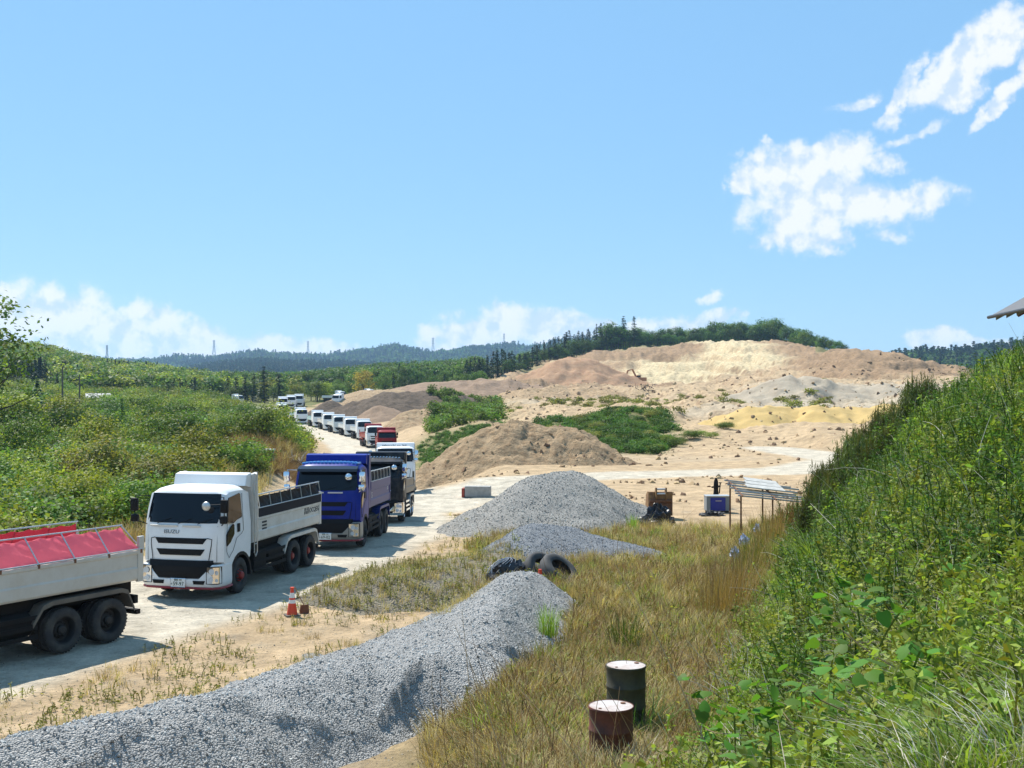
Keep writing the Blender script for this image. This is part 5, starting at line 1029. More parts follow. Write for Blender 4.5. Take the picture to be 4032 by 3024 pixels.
# lumps of earth over the workings
def clod(seed):
    rng = np.random.default_rng(seed); bm = bmesh.new(); bmesh.ops.create_icosphere(bm, subdivisions=1, radius=1.0)
    for v in bm.verts: v.co = v.co * float(rng.uniform(.55, 1.15)); v.co.z *= .6
    me = bpy.data.meshes.new('clod'); bm.to_mesh(me); bm.free(); return me
CLODM = leaf_mat('earth_clod', (.33, .225, .135), jitter=.45, trans=0.0, use_attr=False, rough=.95)
P_clod2 = [make_proto('pebble_%d' % i, clod(80 + i), leaf_mat('pebble_tan', (.36, .30, .22), jitter=.5, trans=0.0, use_attr=False, rough=.9)) for i in range(3)]
P_clod = [make_proto('clod_%d' % i, clod(60 + i), CLODM) for i in range(4)]
field('earth_clods', 7000, (420, 960, 60, 420), lambda x, y, Z, hb: (Z['green'] < .3) & (Z['road'] < .2) & ((Z['n'] > .0) | (hb > .1)), P_clod, .04, .16, 'loose lumps of earth strewn over the quarry floor and heaps', 'clods', tilt=1.0, sink=.02, size_fn=lambda x, y: (.6 + y / 130) * RNG.choice([.7, 1, 1.6], len(x)))
field('earth_clods', 1600, (200, 520, 30, 90), lambda x, y, Z, hb: (Z['bare'] > .3) | ((hb > .05) & (y > 75)) | ((Z['road'] < .3) & (x > -4) & (y > 58)), P_clod, .03, .12, 'loose lumps of earth along the track and sand bank', 'clods', tilt=1.0, sink=.01)
field('pebbles', 9000, (-40, 480, 18, 75), lambda x, y, Z, hb: (Z['green'] < .3) & (hb < .05) & ((Z['road'] < .5) | (RNG.random(len(x)) < .25)), P_clod2, .008, .03, 'small stones strewn over the verge and haul road', 'stones', tilt=1.0, sink=.004)
# right bank
bk = lambda x, y, Z, hb: (Z['green'] > .3)
field('bank_grass', 5600, (600, 1130, 5.5, 52), bk, protos('bank_tuft', [blades(520 + i, 30, .5, .3, .011, .75) for i in range(4)], LF_BR), .5, 1.35, 'fresh green grass on the steep right bank', 'grass')
field('bank_straw', 6200, (600, 1130, 5.5, 52), bk, protos('bank_straw', [blades(540 + i, 16, .5, .4, .006, .9) for i in range(3)], LF_PALE), .5, 1.4, 'bleached dead grass tangled through the right bank', 'grass')
field('bank_weeds', 4600, (600, 1130, 6, 52), lambda x, y, Z, hb: bk(x, y, Z, hb) & (fbm(x * .45, y * .3, 3) > -.12), protos('bank_weed', [weed(560 + i, .55, 16, .11, 4, .2) for i in range(5)], LF_BR), .45, 1.25, 'leafy green weeds on the steep right bank', 'weeds', tilt=.4)
field('bank_weeds', 4600, (600, 1130, 6, 52), lambda x, y, Z, hb: bk(x, y, Z, hb) & (Z['n'] > -.05), protos('bank_weed_y', [weed(580 + i, .6, 15, .10, 4, .15) for i in range(4)], LF_YG), .45, 1.25, 'yellow-green weeds on the steep right bank', 'weeds', tilt=.4)
field('bank_weeds', 1500, (780, 1130, 14, 50), bk, protos('bank_weed_d', [weed(600 + i, .7, 18, .10, 4, .2) for i in range(3)], LF_M), .6, 1.3, 'dark green weeds in the hollows of the right bank', 'weeds')
def stalk(seed, L, r, bend):
    rng = random.Random(seed); pts = []; a = rng.uniform(-.5, .5)
    for i in range(7):
        t = i / 6; pts.append((bend * L * t * t + rng.uniform(-.02, .02), a * .2 * L * t, L * t * (1 - .18 * t)))
    m = MB(); m.tube(pts, [r * (1 - .7 * i / 6) for i in range(7)], 5); me = m.mesh('stalk'); at_ = me.attributes.new('Col', 'FLOAT_COLOR', 'POINT'); at_.data.foreach_set('color', np.ones(4 * len(me.vertices), np.float32)); return me
P_st = [make_proto('stalk_%d' % i, stalk(700 + i, 1.15, .0065, (.15, .5, .8, .3)[i]), LF_PALE) for i in range(4)]; P_stb = [make_proto('stalkb_%d' % i, stalk(720 + i, 1.3, .006, (.1, .35, .6)[i]), LF_BRN) for i in range(3)]
field('dead_stalks', 1000, (640, 1120, 8, 48), bk, P_st, .5, 1.4, 'bleached dead stalks sticking out of the right bank', 'stalks', tilt=.6, size_fn=lambda x, y: np.clip(y / 20, .4, 1))
field('dead_stalks', 560, (440, 840, 13, 46), fk, P_stb, .5, 1.3, 'thin brown stalks standing in the dry grass', 'stalks', tilt=.25)
# left hill woodland and plateau fill
P_wood = [make_proto('wood_%d' % i, vmesh('wood', crown(800 + i, 3.0, 2.6, 3.2, 30, 9, .95, shell=.4, clump=.3)), m) for i, m in enumerate((LF_G, LF_M, LF_G, leaf_mat('leaf_pale_green', (.15, .20, .05)), LF_YG))]
P_con = [make_proto('woodcon_%d' % i, vmesh('woodcon', conifer_crown(820 + i, 11, 2.4, 1.1, .05, 1.6)), LF_D) for i in range(2)]
x, y = sample(6800, -220, 300, 330, 1000); Zq = zones(x, y); z = H(x, y); hillm = (z > 2.2 + .8 * fbm(x * .02, y * .02, 2)) & ((y > 395) | (Zq['px'] > 60) | (Zq['px'] < 0)) & (Zq['d'] > 12); x, y, z = x[hillm], y[hillm], z[hillm]; n = len(x)
conm = (fbm(x * .008 + 3, y * .008, 3) > .33) | ((y > 700) & (y < 780) & (RNG.random(n) < .07)); s = RNG.uniform(.62, 1.25, n); idx = RNG.integers(0, 5, n)
scatter('hill_woodland', np.stack([x, y, z - .8], 1)[~conm], rz_rots((~conm).sum(), .05), s[~conm], P_wood, idx[~conm], 'light green broadleaf woodland covering the hill on the left', 'woodland')
scatter('hill_conifers', np.stack([x, y, z - .5], 1)[conm], rz_rots(conm.sum(), .03), s[conm] * .6, P_con, None, 'dark conifer patches in the woodland on the left hill', 'woodland')
P_w2 = [make_proto('woodb_%d' % i, vmesh('woodb', crown(840 + i, 3.0, 3.2, 4.2, 30, 9, .9, shell=.4, clump=.3)), m) for i, m in enumerate((LF_M, LF_G))]
x, y = sample(1500, 225, 480, 480, 900); z = H(x, y); scatter('valley_woodland', np.stack([x, y, z - .5], 1), rz_rots(len(x), .05), RNG.uniform(.7, 1.2, len(x)), P_w2, None, 'green woodland filling the valley behind the front row of trees', 'woodland')
x, y = sample(900, 520, 810, 628, 760); z = H(x, y); scatter('crest_woodland', np.stack([x, y, z - .5], 1), rz_rots(len(x), .05), RNG.uniform(.6, .85, len(x)), [make_proto('woodc_%d' % i, p.data, LF_M) for i, p in enumerate(P_w2)], None, 'woodland on the plateau behind the crest trees', 'woodland')

# ---------------------------------------------------------------- far ranges
def farground(name, c): return pmat(name, c, .95, var=.35, vscale=.01, spec=.1)
def range_hill(name, crest, D, depth, mt, label, treeh, ntrees, kinds, spur=.25, seed=0, zfoot=-4):
    px = np.arange(crest[0][0], crest[-1][0] + 1, 3.0); cy = np.interp(px, [a for a, _ in crest], [b for _, b in crest]); tt = np.concatenate([np.linspace(0, 1, 40), [1.06, 1.2, 1.5]])
    def surf(p, c, t):
        Yq = D - depth * (1 - t); zc = 6.05 + D * (384 - c) / 1200 - treeh; prof = np.where(t <= 1, np.maximum(t, 0) ** .85, 1 - (t - 1) * 1.4); X = (p - 512) / 1200 * Yq
        sp = (ridged(X / depth * 2.2 + seed, t * .8 + seed, 3) - .55) * spur * 4 * np.clip(t, 0, 1) * np.clip(1 - t, 0, 1); return X, Yq, zfoot + (zc - zfoot) * np.maximum(prof + sp, -.2)
    P, T_ = np.meshgrid(px, tt); C_ = np.tile(cy, (len(tt), 1)); X, Yq, Zq = surf(P, C_, T_); n = len(px); i = np.arange(len(tt) - 1)[:, None] * n + np.arange(n - 1)[None]
    o = link(name, fast_mesh(name, np.stack([X, Yq, Zq], -1).reshape(-1, 3), np.stack([i, i + 1, i + n + 1, i + n], -1).reshape(-1, 4), True), mt); tag(o, label, 'hill', kind='structure')
    p = RNG.uniform(px[0], px[-1], ntrees); t = RNG.uniform(.02, 1.03, ntrees); X, Yq, Zq = surf(p, np.interp(p, px, cy), t); s = RNG.uniform(.7, 1.3, ntrees) * treeh / 9
    pt = fbm(X * .004 + seed, Yq * .004, 3); idx = np.where(pt + .25 * RNG.normal(size=ntrees) > .0, 0, 1) 
    scatter(name + '_forest', np.stack([X, Yq, Zq - 1], 1), rz_rots(ntrees, .03), s, [make_proto('%s_tree_%d' % (name, k), q[0].copy(), q[1]) for k, q in enumerate(kinds)], idx, 'forest covering ' + label, 'forest'); return o
far_b = vmesh('farb', crown(900, 4.2, 3.6, 4.6, 14, 6, 2.8, shell=.5, clump=.3)); far_c = vmesh('farc', conifer_crown(901, 12, 3.0, 2.2, .05, 2.6))
range_hill('mountain', [(-60, 352), (60, 356), (120, 358), (150, 358), (177, 354), (215, 355), (240, 351), (258, 349), (282, 352), (323, 353), (350, 350), (370, 347), (396, 343), (418, 348.5), (433, 351), (442, 349), (449, 350), (466, 345.6), (504, 343), (514, 341.5), (528, 345), (553, 338), (600, 336), (680, 342)], 3800, 1200, farground('far_slope', (.05, .08, .03)), 'the long blue ridge on the horizon', 12, 9000, [(far_b, LF_M), (far_c, LF_D)], .3, 1)
range_hill('dark_ridge', [(165, 372), (200, 366), (235, 361), (262, 359), (290, 361), (325, 362), (360, 363), (400, 366), (440, 370), (480, 374), (520, 380)], 2400, 700, farground('dark_slope', (.03, .055, .025)), 'the darker conifer ridge in front of the blue one', 12, 5500, [(far_c, LF_D), (far_c, LF_BL)], .25, 4)
range_hill('right_hill', [(840, 372), (880, 356), (900, 351.6), (921, 348), (943, 349), (968, 346.7), (985, 343), (1020, 340), (1100, 338), (1200, 345)], 1500, 500, farground('right_slope', (.04, .07, .03)), 'the wooded hill beyond the right bank', 11, 2600, [(far_b, LF_M), (far_c, LF_D)], .25, 7)

# ================================================================ other things
def ground_thing(name, x, y, rz, label, cat, group=None, z=None): return empty(name, (x, y, topz(x, y) if z is None else z), rz, label, cat, group)
# ---- transmission towers on the ridge
PYL = pmat('pylon_steel', (.42, .44, .46), .5, metal=.4)
def pylon(px, Y, ytop, ybase, label):
    h = Y * (ybase - ytop) / 1200; z = 6.05 + Y * (384 - ybase) / 1200; x, _ = at(px, Y); t = empty('transmission_tower', (x, Y, z - 6), 0, label, 'pylon', 'transmission towers on the ridge'); hh = h + 6; w0, w1 = h * .11, h * .035; r = .34 + Y * 6e-5
    for sx_ in (1, -1):
        for sy_ in (1, -1): MB().tube([(sx_ * w0, sy_ * w0, 0), (sx_ * w1, sy_ * w1, hh * .62), (sx_ * w1, sy_ * w1, hh)], r, 4).build('leg', PYL, t)
    for q, zq in enumerate((.62, .78, .94)): MB().tube([(-h * .12, 0, hh * zq), (h * .12, 0, hh * zq)], r, 4).build('cross_arm', PYL, t)
    for k in range(6):
        z0, z1 = hh * (.05 + .15 * k), hh * (.2 + .15 * k); a, b = np.interp([z0, z1], [0, hh * .62, hh], [w0, w1, w1]); s_ = 1 if k % 2 else -1
        MB().tube([(-s_ * a, -a, z0), (s_ * b, -b, z1)], r * .7, 4).build('brace', PYL, t)
pylon(107, 2600, 345, 358, 'leftmost transmission tower, above the green hill'); pylon(214, 3780, 340, 355, 'second transmission tower from the left on the ridge'); pylon(308, 3780, 341, 353, 'middle transmission tower on the ridge')
pylon(433, 3780, 337.5, 351, 'fourth transmission tower from the left on the ridge'); pylon(504, 3780, 333.5, 344, 'rightmost transmission tower, left of the crest wood')
# ---- utility poles, farmhouse roof
POLEM = pmat('weathered_pole', (.16, .13, .10), .9)
for (px, Y, h, lb) in ((62.5, 175, 8.5, 'thin dark utility pole left in the valley thicket'), (79.5, 182, 7.4, 'second utility pole, right of the first')):
    x, _ = at(px, Y); t = ground_thing('utility_pole', x, Y, 0, lb, 'utility pole', 'utility poles'); MB().tube([(0, 0, 0), (0, 0, h)], [.16, .11], 8).build('pole', POLEM, t); MB().box(-.7, .7, -.05, .05, h - .9, h - .78).build('cross_arm', POLEM, t)
x, Y = at(98, 250); fh = ground_thing('farm_shed', x, Y, R(20), 'low farm shed with a pale roof in the valley', 'shed'); fh.location.z += .6; fh.scale = (.45, .45, .5)
MB().box(-5, 5, -3, 3, -1, 3.2).build('wall', pmat('shed_wall', (.35, .31, .25), .9), fh)
for s_ in (1, -1): m = MB(); m.prism([(s_ * 0, 5.0), (s_ * 3.6, 3.1), (s_ * 3.6, 3.0), (0, 4.9)], -5.5, 5.5, 'x'); m.build('roof', pmat('pale_roof', (.38, .37, .35), .6), fh)
# ---- open shed at the top of the right bank
sx_, sy_ = 18.6, 36.0; sz_ = hz(sx_, sy_); sh = empty('open_shed', (sx_, sy_, sz_), R(-8), 'corner of a red-framed open shed at the right edge', 'shed')
RSTEEL = pmat('red_oxide_steel', (.26, .055, .03), .7, color2=(.16, .04, .03), vscale=5); ROOFB = pmat('roof_board', (.40, .34, .26), .85, var=.3, vscale=4); ROOFT = pmat('roof_sheet', (.09, .09, .095), .6, var=.3, vscale=3); GUT = pmat('gutter_black', (.02, .02, .022), .5)
ez = 8.52 - sz_; 
rf = MB(); rf.add([(-2.6, -1.6, ez - .12), (3.2, -1.6, ez + 3.2), (3.2, 6, ez + 3.2), (-2.6, 6, ez - .12), (-2.6, -1.6, ez - .07), (3.2, -1.6, ez + 3.25), (3.2, 6, ez + 3.25), (-2.6, 6, ez - .07)], [(0, 1, 2, 3), (7, 6, 5, 4), (0, 4, 5, 1), (1, 5, 6, 2), (2, 6, 7, 3), (3, 7, 4, 0)]); rf = rf.build('roof', ROOFT, sh)
for k in range(6):
    yy = -1.2 + k * 1.35; m = MB(); m.add([(-2.5, yy, ez - .24), (3.2, yy, ez + 3.02), (3.2, yy + .1, ez + 3.02), (-2.5, yy + .1, ez - .24), (-2.5, yy, ez - .13), (3.2, yy, ez + 3.19), (3.2, yy + .1, ez + 3.19), (-2.5, yy + .1, ez - .13)], [(0, 1, 2, 3), (7, 6, 5, 4), (0, 4, 5, 1), (1, 5, 6, 2), (2, 6, 7, 3), (3, 7, 4, 0)]); m.build('rafter', ROOFB, rf)
for k in range(9):
    xx = -2.3 + k * .62; zz = ez - .15 + (xx + 2.6) * .5724; m = MB(); m.add([(xx, -1.55, zz), (xx + .57, -1.55, zz + .326), (xx + .57, 5.95, zz + .326), (xx, 5.95, zz), (xx, -1.55, zz - .012), (xx + .57, -1.55, zz + .314), (xx + .57, 5.95, zz + .314), (xx, 5.95, zz - .012)], [(0, 1, 2, 3), (7, 6, 5, 4), (0, 4, 5, 1), (1, 5, 6, 2), (2, 6, 7, 3), (3, 7, 4, 0)]); m.build('ceiling_board', ROOFB, rf)
MB().tube([(-2.66, -1.65, ez - .12), (-2.66, 6, ez - .12)], .06, 8).build('gutter', GUT, rf); MB().tube([(-2.6, -1.64, ez - .16), (3.2, -1.64, ez + 3.14)], .05, 6).build('barge_board', GUT, rf)
for yy in (0.0, 5.2):
    MB().box(-1.25, -1.13, yy - .06, yy + .06, -.5, ez + .45).build('post', RSTEEL, sh); MB().box(2.9, 3.02, yy - .06, yy + .06, -.5, ez + 2.8).build('post', RSTEEL, sh)
    m = MB(); m.tube([(-1.9, yy, ez - .1), (3.1, yy, ez + 2.78)], .075, 4); m.build('beam', RSTEEL, sh); MB().tube([(-1.19, yy, ez - .9), (-.3, yy, ez + .75)], .05, 4).build('brace', RSTEEL, sh)
MB().box(-1.5, -.95, -.1, 5.3, ez - .32, ez - .2).build('eave_beam', RSTEEL, sh)
# ---- traffic cone and shovel on the verge
CONE = pmat('cone_orange_red', (.75, .07, .025), .45, var=.15, vscale=9); CWHT = pmat('reflective_white', (.78, .77, .74), .4, dirt=(.4, .34, .26), dirt_amt=.4)
cx_, cy_ = at(160 * 1.826, 31.3); cn = ground_thing('traffic_cone', cx_, cy_, .4, 'orange-red traffic cone with two white bands beside the trucks', 'traffic cone')
MB().box(-.19, .19, -.19, .19, 0, .035, .012).build('base', pmat('cone_base', (.05, .045, .04), .8, dirt=(.3, .26, .2), dirt_amt=.6), cn)
def cr_(z): return .145 - .11 * z / .72
for (z0, z1, mt, nm) in ((.035, .33, CONE, 'body'), (.33, .42, CWHT, 'white_band'), (.42, .47, CONE, 'body'), (.47, .60, CWHT, 'white_band'), (.60, .72, CONE, 'body')):
    MB().lathe([(cr_(z0), z0), (cr_(z1), z1)] + ([(.0001, z1)] if z1 > .7 else []), 22, 'z').build(nm, mt, cn, 50)
MB().lathe([(.05, .69), (.055, .71), (.05, .74), (.0001, .742)], 16, 'z').build('tip', CONE, cn)
sv = empty('shovel', (cx_ + .28, cy_ + .25, topz(cx_ + .28, cy_ + .25)), 0, 'rusty shovel leaning behind the traffic cone', 'shovel'); 
MB().tube([(-.26, .0, .70), (-.12, .02, .40), (.0, .0, .2)], .014, 6).build('handle', pmat('wood_handle', (.30, .19, .09), .8), sv)
m = MB(); m.add([(-.11, 0, .22), (.11, -.02, .24), (.13, -.03, .02), (.0, -.04, -.05), (-.13, -.02, .0), (-.11, .012, .22), (.11, -.008, .24), (.13, -.018, .02), (.0, -.028, -.05), (-.13, -.008, .0)], [(0, 1, 2, 3, 4), (9, 8, 7, 6, 5)] + [(i, i + 5, (i + 1) % 5 + 5, (i + 1) % 5) for i in range(5)]); m.build('blade', RUST, sv)
# ---- old tyres and wrapped bundle behind the gravel
OLDT = pmat('old_tyre', (.035, .037, .04), .75, dirt=(.2, .18, .15), dirt_amt=.5)
def old_tyre(x, y, z, rot, s, label):
    t = tag(MB().lathe([(.28, -.12), (.31, -.14), (.42, -.15), (.49, -.125), (.515, -.08), (.515, .08), (.49, .125), (.42, .15), (.31, .14), (.28, .12), (.30, .10), (.44, .10), (.47, .06), (.47, -.06), (.44, -.10), (.30, -.10)], 36, 'x', close=True).build('old_tyre', OLDT, None, 50), label, 'tyre', 'old tyres behind the gravel'); t.location = (x, y, z); t.rotation_euler = rot; t.scale = (s, s, s)
x, Y = at(559, 33.2); old_tyre(x, Y, topz(x, Y) + .36, (0, R(-48), R(-38)), 1.12, 'large worn tyre leaning open towards the right behind the gravel crest')
x, Y = at(541, 33.9); old_tyre(x, Y, topz(x, Y) + .34, (0, R(-35), R(-50)), 1.0, 'muddy tyre left of the large leaning one')
x, Y = at(531, 34.2); old_tyre(x, Y, topz(x, Y) + .2, (0, R(-60), R(-60)), .8, 'half-hidden tyre next to the tarpaulin bundle')
BTARP = pmat('black_bundle', (.016, .017, .024), .38, var=.4, vscale=6)
def rag(name, x, y, sx, sy, sz, mt, label, cat, seed, nu=34, nv=16, rough=.2):
    rng = np.random.default_rng(seed); vs = []
    for j in range(nv + 1):
        for i in range(nu):
            a = 2 * math.pi * i / nu; t = j / nv * math.pi * .56; p = np.array([math.cos(a) * math.cos(math.pi / 2 - (math.pi / 2 - t) if False else (math.pi / 2 - t) * 0) * math.sin(max(t, .02)), math.sin(a) * math.sin(max(t, .02)), math.cos(t)]); q = 1 + rough * float(fbm(np.array([a * 1.6 + seed]), np.array([t * 2.5]), 3)[0] * 2) + rough * .5 * float(ridged(np.array([a * 2.2 + seed]), np.array([t * 3.0 + seed]), 2)[0] - .6)
            vs.append((p[0] * sx * q, p[1] * sy * q, p[2] * sz * q))
    fs = [(j * nu + i, j * nu + (i + 1) % nu, (j + 1) * nu + (i + 1) % nu, (j + 1) * nu + i) for j in range(nv) for i in range(nu)] + [tuple(range(nu))]
    o = MB().add(vs, fs).build(name, mt, None, 30); o.location = (x, y, topz(x, y)); return tag(o, label, cat)
x, Y = at(509, 33.6); bd_ = rag('tarpaulin_bundle', x, Y, .62, .5, .62, BTARP, 'black tarpaulin bundle tied with cords behind the gravel crest', 'tarpaulin', 5)
CORD = pmat('pale_cord', (.42, .43, .46), .7)
for k in range(5):
    a = .5 + k * .55; pts = [(.64 * math.cos(a + 1.2 * math.sin(q)) * math.sin(.2 + q * .9), -.52 * abs(math.sin(.2 + q * .9)) * (.4 + .3 * k / 4) - .05, .70 * math.cos(.15 + q * .8)) for q in np.linspace(-1.2, 1.2, 9)]; MB().tube(pts, .012, 4).build('cord', CORD, bd_)
x, Y = at(540, 31.6); fl = ground_thing('marker_post', x, Y, .3, 'tiny red and white marker on the gravel crest before the tyres', 'marker'); MB().lathe([(.075, 0), (.06, .09)], 10).build('base', CWHT, fl); MB().lathe([(.06, .09), (.045, .22), (.0001, .22)], 10).build('cap', CONE, fl)
# ---- excavator bucket, black sheeting, power unit, pipe rack
BUCK = pmat('bucket_yellow_rust', (.36, .20, .07), .7, color2=(.14, .07, .035), vscale=5, bump=.2)
x, Y = at(660.5, 53); bk_ = ground_thing('excavator_bucket', x, Y, R(4), 'rusty yellow excavator bucket standing upright in the dry grass', 'bucket')
m = MB(); m.prism([(0, 0), (.55, .05), (.75, .4), (.62, .85), (.3, 1.05), (0, 1.05), (0, .98), (.28, .98), (.55, .8), (.66, .4), (.5, .12), (0, .07)], -.5, .5, 'x'); m.build('shell', BUCK, bk_, 40)
for s_ in (1, -1): MB().prism([(0, 0), (.55, .05), (.75, .4), (.62, .85), (.3, 1.05), (0, 1.05)], s_ * .5, s_ * .54, 'x').build('side_plate', BUCK, bk_)
MB().box(-.52, .52, -.06, .0, .72, 1.06, .02).build('back_plate', BUCK, bk_); MB().tube([(-.5, -.05, .66), (.5, -.05, .66)], .09, 10).build('cross_tube', RUST, bk_); MB().box(-.52, .52, -.03, .0, .0, .56, .01).build('front_plate', RUST, bk_)
for s_ in (1, -1): MB().prism([(-.08, .7), (-.22, .8), (-.2, 1.25), (-.02, 1.25), (.06, 1.06)], s_ * .22 - .03, s_ * .22 + .03, 'x').build('ear', BUCK, bk_)
for zq in (1.18, .98): MB().tube([(-.24, -.12, zq), (.24, -.12, zq)], .04, 8).build('pin', STEELG, bk_)
for k in range(5): MB().box(-.42 + k * .2, -.34 + k * .2, -.02, .1, -.1, .02).build('tooth', RUST, bk_)
x, Y = at(658, 50.5); rag('plastic_sheet', x, Y, .62, .45, .75, BTARP, 'heap of black plastic sheeting in front of the bucket', 'plastic sheet', 8, rough=.3)
x, Y = at(645, 50); rag('plastic_sheet', x, Y, .6, .4, .3, pmat('dark_grey_sheet', (.05, .052, .056), .45, var=.4, vscale=7), 'low crumpled dark sheeting left of the bucket', 'plastic sheet', 12, rough=.4)
x, Y = at(717, 56); gu = ground_thing('power_unit', x, Y, R(2), 'blue and grey engine box standing on the sand', 'generator'); GB = pmat('machine_blue', (.012, .03, .30), .4, var=.2, vscale=4); GG = pmat('machine_grey', (.20, .23, .25), .5)
MB().box(-.55, .55, -.32, .32, .08, .74, .02).build('casing', GG, gu); MB().box(-.37, .33, -.345, -.32, .1, .70, .01).build('blue_door', GB, gu); MB().box(-.57, .57, -.35, .35, .74, .79, .015).build('lid', STEELG, gu); MB().box(-.14, .14, -.36, -.345, .54, .57).build('handle', STEELG, gu); MB().box(-.5, .5, -.3, .3, 0, .08).build('skid', CHASSIS, gu)
x, Y = at(716, 58.5); pm_ = ground_thing('breather_post', x, Y, 0, 'black valve post rising behind the blue engine box', 'valve post'); MB().lathe([(.17, 0), (.15, .5), (.11, .9), (.13, 1.0), (.1, 1.3), (.05, 1.45), (.0001, 1.46)], 12).build('column', CHASSIS, pm_, 40); MB().tube([(-.22, 0, 1.0), (.22, 0, 1.05)], .04, 8).build('valve_arm', CHASSIS, pm_); MB().tube([(.16, 0, .7), (.2, -.05, 1.2)], .03, 6).build('pipe', CHASSIS, pm_); MB().lathe([(.07, 1.2), (.07, 1.24), (.0001, 1.24)], 10, 'z', (.2, -.05, 0)).build('cap', CHASSIS, pm_)
x, Y = at(712, 54.6); rag('hose_coil', x, Y, .55, .35, .16, pmat('rubber_hose', (.06, .06, .06), .6, var=.5, vscale=9), 'low tangle of dark hose before the blue engine box', 'hose', 15, rough=.6)
x0, Y = at(741, 46); rk = ground_thing('pipe_rack', x0, Y, R(9), 'post-and-rail rack with a slanting stack of pale planks and pipes', 'rack'); HR = 1.62
for (qx, qy) in ((0, 0), (.02, 1.3), (1.35, .2), (1.4, 1.4)): MB().tube([(qx, qy, -.3), (qx, qy, HR - .12 * qx + .28 * qy)], .035, 6).build('post', RUST, rk)
for qx in (0, 1.35): MB().tube([(qx, -.2, HR - .12 * qx), (qx, 1.6, HR + .5 - .12 * qx)], .035, 6).build('rail', RUST, rk)
for k in range(9):
    yy = -.1 + k * .19; dz_ = .05 + .02 * (k % 3); m = MB(); m.tube([(-.12 + random.uniform(-.1, .1), yy, HR + dz_ + .28 * yy), (2.7 + random.uniform(-.3, .2), yy + .05, HR + dz_ - .33 + .28 * yy)], .035, 6); m.build('pipe', pmat('pale_pipe', (.5, .5, .48), .5, var=.4, vscale=3), rk)
for k in range(3):
    yy = .5 + k * .36; b0 = HR + .12 + .28 * yy; b1 = b0 + .095; m = MB(); m.add([(.45 + .1 * k, yy, b0), (2.0, yy, b0 - .19), (2.0, yy + .34, b1 - .19), (.45 + .1 * k, yy + .34, b1), (.45 + .1 * k, yy, b0 + .04), (2.0, yy, b0 - .15), (2.0, yy + .34, b1 - .15), (.45 + .1 * k, yy + .34, b1 + .04)], [(0, 1, 2, 3), (7, 6, 5, 4), (0, 4, 5, 1), (1, 5, 6, 2), (2, 6, 7, 3), (3, 7, 4, 0)]); m.build('plank', pmat('pale_plank', (.55, .54, .50), .7, var=.3, vscale=5), rk)
SCR = pmat('blue_white_plastic', (.30, .38, .62), .4, color2=(.7, .72, .76), vscale=9)
for (px, Y, s, lb) in ((744, 41.5, .28, 'scrap of blue-white plastic caught at the foot of the rack'), (735, 38, .24, 'lower scrap of blue-white plastic in the brown reeds'), (757, 45, .2, 'pale blue plastic drum lying under the rack')):
    x, _ = at(px, Y); rag('plastic_scrap', x, Y, s * .6, s * .5, s, SCR, lb, 'plastic scrap', int(px), rough=.5).location.z += .25
# ---- small block trough, white-topped stand, concrete pieces
x, Y = at(478, 70); tr_ = ground_thing('concrete_block', x, Y, R(-6), 'pale concrete block with a red end beside the track', 'block'); MB().box(-.75, .75, -.3, .3, 0, .62, .04).build('block', pmat('concrete', (.42, .41, .38), .9, var=.3, vscale=4), tr_); MB().box(-.92, -.76, -.35, .35, -.02, .5, .03).build('red_end', pmat('red_paint_worn', (.30, .05, .03), .7), tr_)
x, Y = at(266, 92); ws = ground_thing('white_topped_stand', x, Y, R(5), 'rusty stand with a white flat top at the scrub edge', 'stand', z=hz(x, Y) + .1); ws.scale = (.8, .8, .9)
MB().box(-.85, .85, -.4, .4, 1.25, 1.36, .03).build('top', CWHT, ws); MB().box(-.28, .2, -.2, .2, 0, 1.25, .02).build('pedestal', RUST, ws); MB().box(.3, .75, -.3, .3, .35, 1.2, .03).build('green_panel', pmat('faded_green', (.06, .20, .15), .6), ws)
# ---- barrels in the foreground
BRUST = pmat('drum_rust', (.17, .05, .028), .7, color2=(.07, .025, .018), vscale=6, bump=.2); BGRN = pmat('drum_olive', (.07, .065, .035), .7, color2=(.035, .03, .02), vscale=6); BLID = pmat('drum_lid', (.50, .46, .43), .5, dirt=(.20, .085, .045), dirt_amt=.9)
def drum(px, Y, ztop, mt, label):
    x, _ = at(px, Y); t = empty('oil_drum', (x, Y, ztop - .88), .5, label, 'oil drum', 'oil drums in the weeds')
    MB().lathe([(.28, 0), (.29, .015), (.285, .03), (.285, .27), (.295, .285), (.295, .30), (.285, .315), (.285, .57), (.295, .585), (.295, .6), (.285, .615), (.285, .86), (.293, .87), (.293, .885), (.283, .885)], 36).build('body', mt, t, 40)
    MB().lathe([(.283, .87), (.283, .8875), (.0001, .8875)], 36).build('lid', BLID, t); MB().lathe([(.282, .862), (.295, .862), (.298, .88), (.294, .892), (.283, .892), (.282, .87)], 36, close=True).build('rim', mt, t, 50)
    MB().lathe([(.034, .878), (.034, .900), (.0001, .901)], 14, 'z', (.2, .02, 0)).build('bung', RUST, t); MB().lathe([(.02, .878), (.02, .896), (.0001, .897)], 12, 'z', (-.2, -.05, 0)).build('vent_plug', RUST, t)
drum(611, 15.6, 1.86, BRUST, 'rust-red oil drum with a pale lid, nearer of the two'); drum(626, 17.6, 1.92, BGRN, 'dark olive oil drum with a worn lid behind the rust-red one')
